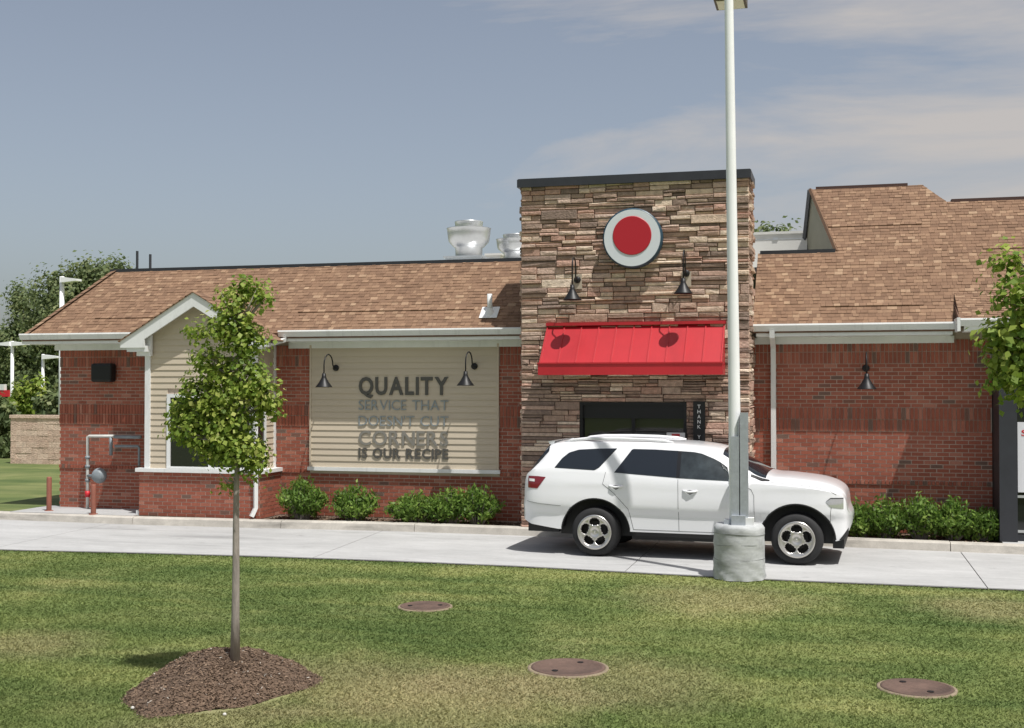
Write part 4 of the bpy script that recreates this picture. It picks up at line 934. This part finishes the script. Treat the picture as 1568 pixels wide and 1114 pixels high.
# ------------------------------------------------------------------ white sport-utility car
A_ = Vector((-3.6, 18.37, 0)); ang = math.atan2(-.14, 3.04); tv = Vector((math.cos(ang), math.sin(ang), 0)); nv = Vector((-tv.y, tv.x, 0))
ORG = A_ + nv*.965; ORG.z = .014
CAR = thing('parked_car', ORG, 'white sport utility car stopped at the pickup window', 'car', rz=ang)
def pch(xs, ys):
    xs = np.array(xs, float); ys = np.array(ys, float); h = np.diff(xs); dl = np.diff(ys)/h; m_ = np.zeros(len(xs)); m_[0], m_[-1] = dl[0], dl[-1]
    for i in range(1,len(xs)-1): m_[i] = 0 if dl[i-1]*dl[i] <= 0 else 2*dl[i-1]*dl[i]/(dl[i-1]+dl[i])
    def f(x):
        i = int(np.clip(np.searchsorted(xs, x)-1, 0, len(h)-1)); t = min(max((x-xs[i])/h[i],0),1)
        return float(ys[i]*(1+2*t)*(1-t)**2 + h[i]*m_[i]*t*(1-t)**2 + ys[i+1]*t*t*(3-2*t) + h[i]*m_[i+1]*t*t*(t-1))
    return f
pc2 = lambda P: pch([p[0] for p in P], [p[1] for p in P])
f_top = pc2([(-1.26,.72),(-1.245,.80),(-1.19,.83),(-1.18,1.0),(-1.165,1.20),(-1.12,1.31),(-.95,1.53),(-.80,1.72),(-.6,1.768),(-.2,1.785),(.6,1.785),(1.2,1.765),(1.6,1.735),(1.9,1.685),(2.1,1.585),(2.335,1.45),(2.55,1.335),(2.7,1.298),(2.85,1.292),(3.06,1.275),(3.34,1.24),(3.53,1.19),(3.64,1.135),(3.71,1.07),(3.735,.99),(3.745,.86),(3.775,.79),(3.81,.72)])
f_sh = pc2([(-1.26,.68),(-1.245,.74),(-1.19,.78),(-1.18,.96),(-1.165,1.15),(-1.12,1.25),(-.95,1.33),(-.65,1.335),(.3,1.285),(1.3,1.215),(2.04,1.185),(2.4,1.18),(2.7,1.17),(3.1,1.14),(3.45,1.095),(3.64,1.04),(3.71,.995),(3.735,.93),(3.745,.82),(3.775,.75),(3.81,.70)])
f_re = pc2([(-1.26,.70),(-1.245,.77),(-1.19,.81),(-1.18,.985),(-1.165,1.18),(-1.12,1.285),(-.95,1.48),(-.80,1.66),(-.5,1.715),(0,1.735),(.6,1.735),(1.2,1.712),(1.6,1.67),(1.85,1.60),(2.05,1.49),(2.3,1.345),(2.45,1.26),(2.6,1.23),(2.75,1.228),(3.1,1.20),(3.45,1.155),(3.64,1.09),(3.71,1.03),(3.735,.96),(3.745,.84),(3.775,.77),(3.81,.71)])
f_ye = pc2([(-1.26,.80),(-1.12,.74),(-.8,.68),(0,.685),(1.2,.69),(1.8,.69),(2.1,.72),(2.45,.78),(2.7,.81),(3.3,.80),(3.6,.76),(3.81,.7)])
f_pl = pc2([(-1.26,.55),(-1.245,.66),(-1.2,.80),(-1.12,.90),(-1.02,.955),(-.85,.985),(-.55,1),(3.15,1),(3.35,.99),(3.5,.965),(3.62,.92),(3.70,.865),(3.75,.77),(3.785,.62),(3.81,.42)])
f_low = lambda z: float(np.interp(z, [.2,.33,.40,.55,.66,.70,.74,.78,.9,1.05,1.12,1.2,1.30,1.42], [.86,.905,.928,.930,.932,.945,.968,.972,.970,.956,.953,.936,.912,.885]))
def f_bot(s):
    z = float(np.interp(s, [-1.26,-1.2,-1.05,-.6,.6,2.4,3.6,3.70,3.77,3.81], [.62,.52,.46,.40,.395,.395,.36,.385,.50,.60]))
    for c in (0, 3.04):
        d = abs(s-c)
        if d < .545: z = max(z, .36+math.sqrt(max(0,.545**2-d*d))*.985)
    return z
def ysurf(s, z):
    zs, ze = f_sh(s), f_re(s); ys = f_low(zs)
    y = f_low(z) if z <= zs else ys+(f_ye(s)-ys)*min(1,(z-zs)/max(ze-zs,.01))**1.06
    return y*f_pl(s)
S = set(np.round(np.linspace(-1.1,3.6,95),4)) | {-1.26,-1.252,-1.245,-1.22,-1.19,-1.185,-1.18,-1.17,-1.165,-1.14,-1.12,3.62,3.64,3.66,3.68,3.70,3.72,3.73,3.736,3.745,3.76,3.775,3.785,3.795,3.81}
for c in (0,3.04):
    for a in np.linspace(0,math.pi,25): S.add(round(c+.545*math.cos(a),4))
    S |= {round(c-.5465,4), round(c+.5465,4)}
S = sorted(S); ring = []
NL, NU, NR = 14, 7, 9
for s in S:
    zb, zs, ze, zt, pl_ = f_bot(s), f_sh(s), f_re(s), f_top(s), f_pl(s); r_ = []
    zb = min(zb, zs-.02)
    yb = f_low(zb)*pl_; r_ += [(0,zb+.03),(yb*.6,zb+.03),(yb-.05,zb+.02),(yb-.012,zb)]
    lz = [zb+.004]+[zb+(zs-zb)*i/NL for i in range(1,NL+1)]
    for z in lz: r_.append((ysurf(s,z), z))
    for i in range(1,NU+1): z = zs+(ze-zs)*i/NU; r_.append((ysurf(s,z), z))
    ye = ysurf(s,ze)
    for i in range(1,NR+1):
        a = math.pi/2*i/NR; r_.append((ye*math.cos(a)**.8 if i < NR else 0, ze+(zt-ze)*math.sin(a)**.9))
    ring.append((s, r_))
K = len(ring[0][1]); body = MB()
for sgn in (-1,1):
    vs = [(s, sgn*y, z) for s, r_ in ring for y, z in r_]; fs = []; mi = []
    for i in range(len(S)-1):
        for j in range(K-1):
            q = (i*K+j,(i+1)*K+j,(i+1)*K+j+1,i*K+j+1); body_m = 1 if j < 2 else 0
            fs.append((q if sgn < 0 else q[::-1], body_m))
    for mm_ in (0,1): body.add(vs, [f for f, m_ in fs if m_ == mm_], 0, mm_)
    for i in (0, len(S)-1): f = tuple(i*K+j for j in range(K)); body.add([vs[k] for k in f], [tuple(range(K)) if (sgn > 0) == (i > 0) else tuple(range(K-1,-1,-1))])
M_paint = mat('white_car_paint', (.82,.825,.84), .3, coat=.8); M_rub = mat('black_plastic', (.015,.015,.016), .55); M_tint = mat('tinted_glass', (.012,.016,.022), .04, spec=.7)
bo = body.build('body', [M_paint, M_rub], CAR, True)
def sharp(o, deg=38):
    import bmesh
    bm_ = bmesh.new(); bm_.from_mesh(o.data); bmesh.ops.remove_doubles(bm_, verts=bm_.verts, dist=.0004)
    for e in bm_.edges: e.smooth = not (len(e.link_faces) == 2 and e.calc_face_angle(0) > R_(deg))
    bm_.to_mesh(o.data); bm_.free()
sharp(bo)
def patch(name, lo, hi, m, off=.004, n=24, k=5, sgn=-1, parent=CAR, smooth=True, thick=True):
    """surface patch on the flank between two (s,z) chains"""
    b = MB(); s0, s1 = lo[0][0], lo[-1][0]; vs = []
    for i in range(n+1):
        s = s0+(s1-s0)*i/n; a = interp(s, lo); c = interp(s, hi)
        for j in range(k+1): z = a+(c-a)*j/k; vs.append((s, sgn*(ysurf(s,z)+off), z))
    fs = []
    for i in range(n):
        for j in range(k): q = (i*(k+1)+j,(i+1)*(k+1)+j,(i+1)*(k+1)+j+1,i*(k+1)+j+1); fs.append(q if sgn < 0 else q[::-1])
    b.add(vs, fs); return b.build(name, m, parent, smooth)
M_tint2 = mat('lighter_tinted_glass', (.03,.038,.042), .05, spec=.7, noise=((3,.5),(9,.3)))
M_trim = mat('black_window_trim', (.01,.01,.012), .3)
for sg_ in (-1,1):
    for (lo, hi) in (([(-.66,1.352),(-.02,1.325),(.05,1.365),(.30,1.655)], [(-.66,1.36),(-.56,1.50),(-.46,1.585),(-.31,1.632),(0,1.652),(.30,1.66)]),
                     ([(.296,1.297),(1.255,1.238)], [(.296,1.30),(.545,1.655),(.9,1.652),(1.255,1.636)]),
                     ([(1.31,1.234),(2.05,1.208)], [(1.31,1.633),(1.5,1.622),(1.62,1.60),(1.8,1.53),(1.906,1.478),(2.02,1.40),(2.05,1.26)])):
        patch('side_window', lo, hi, M_tint if lo[0][0] < 1.3 else M_tint2, .005, 40, 6, sg_)
    patch('window_pillar', [(1.255,1.238),(1.31,1.234)], [(1.255,1.636),(1.31,1.633)], M_trim, .006, 2, 5, sg_)
    # doors: seams, handles
    for pts in ([(1.285,1.215),(1.29,1.0),(1.30,.43)], [(2.20,1.18),(2.38,1.09),(2.42,1.0),(2.43,.60),(2.40,.43)], [(.16,1.30),(.12,1.12),(.30,.98),(.52,.75),(.60,.43)], [(-1.12,.82),(-.9,.79),(-.545,.765)], [(3.53,.855),(3.52,.78),(3.515,.62)], [(2.66,1.20),(3.0,1.175),(3.3,1.145),(3.5,1.10),(3.6,1.04)], [(.60,.435),(1.4,.432),(2.42,.432)]):
        P = []
        for (a, c) in zip(pts[:-1], pts[1:]):
            for i in range(8): f = i/8; P.append((a[0]+(c[0]-a[0])*f, a[1]+(c[1]-a[1])*f))
        P.append(pts[-1]); b = MB(); b.tube([(s, sg_*(ysurf(s,z)+.0005), z) for s,z in P], .0035, 5); b.build('door_seam', mat('seam_grey', (.10,.10,.105), .7) if 'seam_grey' not in bpy.data.materials else bpy.data.materials['seam_grey'], CAR)
    for s0, z0 in ((.33,1.085),(1.47,1.04)):
        b = MB(); b.tube([(s0-.11, sg_*(ysurf(s0-.11,z0+.012)-.0), z0+.012),(s0-.08, sg_*(ysurf(s0,z0)+.022), z0+.002),(s0, sg_*(ysurf(s0,z0)+.034), z0-.006),(s0+.08, sg_*(ysurf(s0,z0)+.022), z0+.002),(s0+.11, sg_*(ysurf(s0+.11,z0+.012)-.0), z0+.012)], [.010,.016,.017,.016,.010], 8); h_ = b.build('door_handle', M_paint, CAR, True)
        patch('handle_recess', [(s0-.085,z0-.004),(s0,z0-.050),(s0+.085,z0-.004)], [(s0-.085,z0+.004),(s0,z0+.022),(s0+.085,z0+.004)], bpy.data.materials['seam_grey'], .0015, 10, 3, sg_)
    patch('tail_light', [(-1.10,1.03),(-.93,1.025),(-.80,1.20)], [(-1.10,1.215),(-.93,1.215),(-.80,1.205)], mat('tail_red', (.20,.006,.01), .15, coat=1) if 'tail_red' not in bpy.data.materials else bpy.data.materials['tail_red'], .006, 14, 4, sg_)
    patch('tail_light_lens', [(-1.08,1.135),(-.98,1.13)], [(-1.08,1.175),(-.98,1.17)], M_white, .009, 4, 2, sg_)
    patch('headlight', [(3.455,.935),(3.52,.862),(3.70,.835)], [(3.455,.945),(3.51,.985),(3.70,.985)], mat('headlight_glass', (.55,.56,.57), .08, metal=.6, coat=1) if 'headlight_glass' not in bpy.data.materials else bpy.data.materials['headlight_glass'], .006, 14, 5, sg_)
    patch('headlight_bezel', [(3.46,.945),(3.52,.984),(3.70,.984)], [(3.46,.95),(3.52,.998),(3.70,.998)], M_rub, .008, 8, 2, sg_)
    patch('bumper_insert', [(3.64,.375),(3.70,.385),(3.765,.46)], [(3.64,.385),(3.70,.46),(3.765,.55)], M_rub, .006, 8, 3, sg_)
    patch('sill_trim', [(.62,.33),(2.44,.33)], [(.62,.394),(2.44,.394)], M_rub, -.02, 10, 3, sg_)
    # wheel-arch lips
    for c in (0,3.04):
        b = MB(); P = [(c+.547*math.cos(a), .36+.547*.985*math.sin(a)) for a in np.linspace(.05,math.pi-.05,30)]
        b.tube([(s, sg_*(ysurf(s,z)-.012), z-.004) for s,z in P], .016, 6); b.build('arch_lip', M_rub, CAR, True)
    # roof rail
    b = MB(); P = [(-.58,1.735),(-.45,1.775),(-.2,1.80),(.3,1.805),(.7,1.798),(1.02,1.778),(1.16,1.755)]
    b.tube([(s, sg_*.60, z) for s,z in P], [.012,.024,.026,.026,.026,.026,.016], 8); b.build('roof_rail', M_paint, CAR, True)
    # mirror
    b = MB(); mc_ = Vector((2.13, sg_*1.05, 1.20)); vs = []; nU, nV = 12, 8
    for i in range(nV+1):
        ph = math.pi*i/nV
        for j in range(nU): th_ = 2*math.pi*j/nU; vs.append((mc_.x+.075*math.cos(th_)*math.sin(ph)**.7, mc_.y+.12*math.sin(th_)*math.sin(ph)**.7, mc_.z+.085*math.cos(ph)))
    b.add(vs, [(i*nU+j,(i+1)*nU+j,(i+1)*nU+(j+1)%nU,i*nU+(j+1)%nU) for i in range(nV) for j in range(nU)]); b.tube([(2.12, sg_*.90, 1.19),(2.13, sg_*.98, 1.185)], .03, 6); b.build('side_mirror', M_paint, CAR, True)
# windscreen and rear glass follow the loft
def topglass(name, sa, sb, inset):
    b = MB(); vs = []; n = 14; kk = 13; sl_ = np.linspace(sa, sb, n+1)
    for s in sl_:
        ze, zt = f_re(s), f_top(s); ye = ysurf(s,ze)
        for j in range(kk+1):
            a = math.pi*(inset+(1-2*inset)*j/kk); cs_ = math.cos(a); vs.append((s+.004*(1 if sb > 1 else -1), -ye*math.copysign(abs(cs_)**.8, cs_), ze+(zt-ze)*math.sin(a)**.9+.006))
    b.add(vs, [(i*(kk+1)+j,(i+1)*(kk+1)+j,(i+1)*(kk+1)+j+1,i*(kk+1)+j+1) for i in range(n) for j in range(kk)]); return b.build(name, M_tint, CAR, True)
for sg_ in (-1,1): patch('rear_window_edge', [(-1.085,1.27),(-.95,1.425),(-.80,1.60)], [(-1.085,1.33),(-.95,1.50),(-.80,1.68)], M_tint, .007, 10, 3, sg_)
topglass('windscreen', 1.93, 2.58, .06); topglass('rear_window', -1.09, -.83, .07)
b = MB(); cw = [(s, -ysurf(s,z)*1.0, z) for s,z in ((2.36,1.30),(2.5,1.235),(2.62,1.228))]; patch('cowl_panel', [(2.36,1.275),(2.52,1.213),(2.64,1.215)], [(2.36,1.31),(2.52,1.255),(2.64,1.232)], M_rub, .006, 10, 3); patch('cowl_panel', [(2.36,1.275),(2.52,1.213),(2.64,1.215)], [(2.36,1.31),(2.52,1.255),(2.64,1.232)], M_rub, .006, 10, 3, 1)
b = MB(); b.add([(-.74,-.60,1.755),(-.74,.60,1.755),(-.86,.56,1.748),(-.86,-.56,1.748),(-.76,-.60,1.665),(-.76,.60,1.665),(-.85,.56,1.715),(-.85,-.56,1.715)], [(0,1,2,3),(7,6,5,4),(3,2,6,7),(0,3,7,4),(2,1,5,6)]); b.build('rear_spoiler', M_paint, CAR)
pb_ = MB(); pb_.box(-1.12,-.62,-.80,.80,.34,.50); pb_.box(.55,2.5,-.80,.80,.27,.42); pb_.box(3.54,3.70,-.72,.72,.24,.42); pb_.box(-.62,.62,-.66,.66,.3,1.0); pb_.box(2.42,3.62,-.66,.66,.3,.96); pb_.build('underbody', M_rub, CAR)
gb = MB(); gb.box(3.75,3.785,-.42,.42,.60,.74); gb.build('grille', M_rub, CAR)
M_tyre = mat('tyre_rubber', (.022,.022,.023), .8, noise=(6,.1)); M_rim = mat('rim_alloy', (.62,.60,.57), .28, metal=.85)
def wheel(s0, sgn):
    c = Vector((s0, sgn*.835, .378)); Rw, Wd = .378, .25; RR = .266
    wh = MB(); e = sgn
    prof = [(RR-.01,-Wd/2),(RR+.02,-Wd/2-.004),(Rw-.04,-Wd/2+.0),(Rw-.012,-Wd/2+.025),(Rw,-Wd/2+.06),(Rw,Wd/2-.06),(Rw-.012,Wd/2-.025),(Rw-.04,Wd/2),(RR+.02,Wd/2+.004),(RR-.01,Wd/2)]
    wh.lathe(prof, c, 48, 'y'); o = wh.build('wheel', M_tyre, CAR, True)
    rm = MB(); nr_, na = 15, 120; vs = []; fs = []
    def depth(r): q = r/RR; return .012*(1-q) + (.028*q*q if q < .93 else .036) - (.015 if q < .2 else 0)
    rs = np.linspace(.0, RR, nr_+1); yo = sgn*(Wd/2-.022)
    for r in rs:
        for j in range(na): a = 2*math.pi*j/na; vs.append((c.x+r*math.cos(a), c.y+yo+sgn*(depth(r)), c.z+r*math.sin(a)))
    def hole(r, a):
        k = 2*math.pi/5; a0 = (a-math.pi/2+k/2) % k - k/2; q = r/RR      # hole centred at angle multiples
        return ((q-.64)/.225)**2 + (a0*q/.335)**2 < 1 - .18*math.copysign(1,a0*0+1)*0
    for i in range(nr_):
        for j in range(na):
            rm_ = (rs[i]+rs[i+1])/2; am = 2*math.pi*(j+.5)/na
            if hole(rm_, am): continue
            q = (i*na+j,i*na+(j+1)%na,(i+1)*na+(j+1)%na,(i+1)*na+j); fs.append(q[::-1] if sgn > 0 else q)
    rm.add(vs, fs); ro = rm.build('rim', M_rim, o, True); md = ro.modifiers.new('solid','SOLIDIFY'); md.thickness = .03; md.offset = -1
    bk_ = MB(); bk_.lathe([(0,0),(.16,0),(.17,-.02),(.27,-.03),(.275,-.1)] if sgn > 0 else [(0,0),(.16,0),(.17,.02),(.27,.03),(.275,.1)], (c.x,c.y+sgn*.02,c.z), 32, 'y'); bk_.build('brake_disc', mat('brake_dark', (.03,.028,.026), .6) if 'brake_dark' not in bpy.data.materials else bpy.data.materials['brake_dark'], o)
    hb = MB(); hb.lathe([(.05,0),(.045,sgn*.012),(0,sgn*.014)], (c.x,c.y+yo+sgn*.004,c.z), 20, 'y'); hb.build('hub_cap', M_rim, o, True)
for s0 in (0,3.04):
    for sg_ in (-1,1): wheel(s0, sg_)

# ------------------------------------------------------------------ mown grass blades
def blades(n, area, seed, h0, h1, name, label, ok):
    r = np.random.default_rng(seed); x0,x1,y0,y1 = area; X = r.uniform(x0,x1,n); t = r.random(n); Y = 1/(1/y0+(1/y1-1/y0)*t)     # denser near the camera
    k = ok(X,Y); X, Y = X[k], Y[k]; n = len(X)
    h = r.uniform(h0,h1,n); a = r.uniform(0,2*math.pi,n); wd = r.uniform(.004,.008,n)*(1+Y/16); lean = r.normal(size=(n,2))*.022+np.array([.006,.0])
    dx, dy = np.cos(a)*wd, np.sin(a)*wd; z = np.full(n,-.012)
    V = np.stack([np.stack([X-dx,Y-dy,z],1), np.stack([X+dx,Y+dy,z],1), np.stack([X+lean[:,0],Y+lean[:,1],z+h],1)],1).reshape(-1,3)
    o = quads_mesh(name, V, np.arange(n*3).reshape(n,3), r.random(n), M_blade); tag(o, label, 'grass', kind='stuff')
XE = np.array([p[0] for p in EDGE]); YEg = np.array([p[1] for p in EDGE])
def lawn_ok(X, Y):
    k = Y < np.interp(X, XE, YEg)+.03*np.sin(X*23)*np.sin(X*7.3)+.012
    k &= (X > -.95*Y-2.5) & (X < .26*Y+2.5)
    for c, r_ in MH: k &= (X-c.x)**2+(Y-c.y)**2 > r_*r_*(1+.2*np.sin(np.arctan2(Y-c.y,X-c.x)*9))
    k &= ((X-mc.x)/.765)**2+((Y-mc.y-.12)/1.0)**2 > .97
    k &= (X-PB.x)**2+(Y-PB.y)**2 > .37**2
    return k
blades(1050000, (-18.5,7,6.6,17.4), 91, .010, .027, 'lawn_grass', 'short mown green and straw coloured lawn grass', lawn_ok)
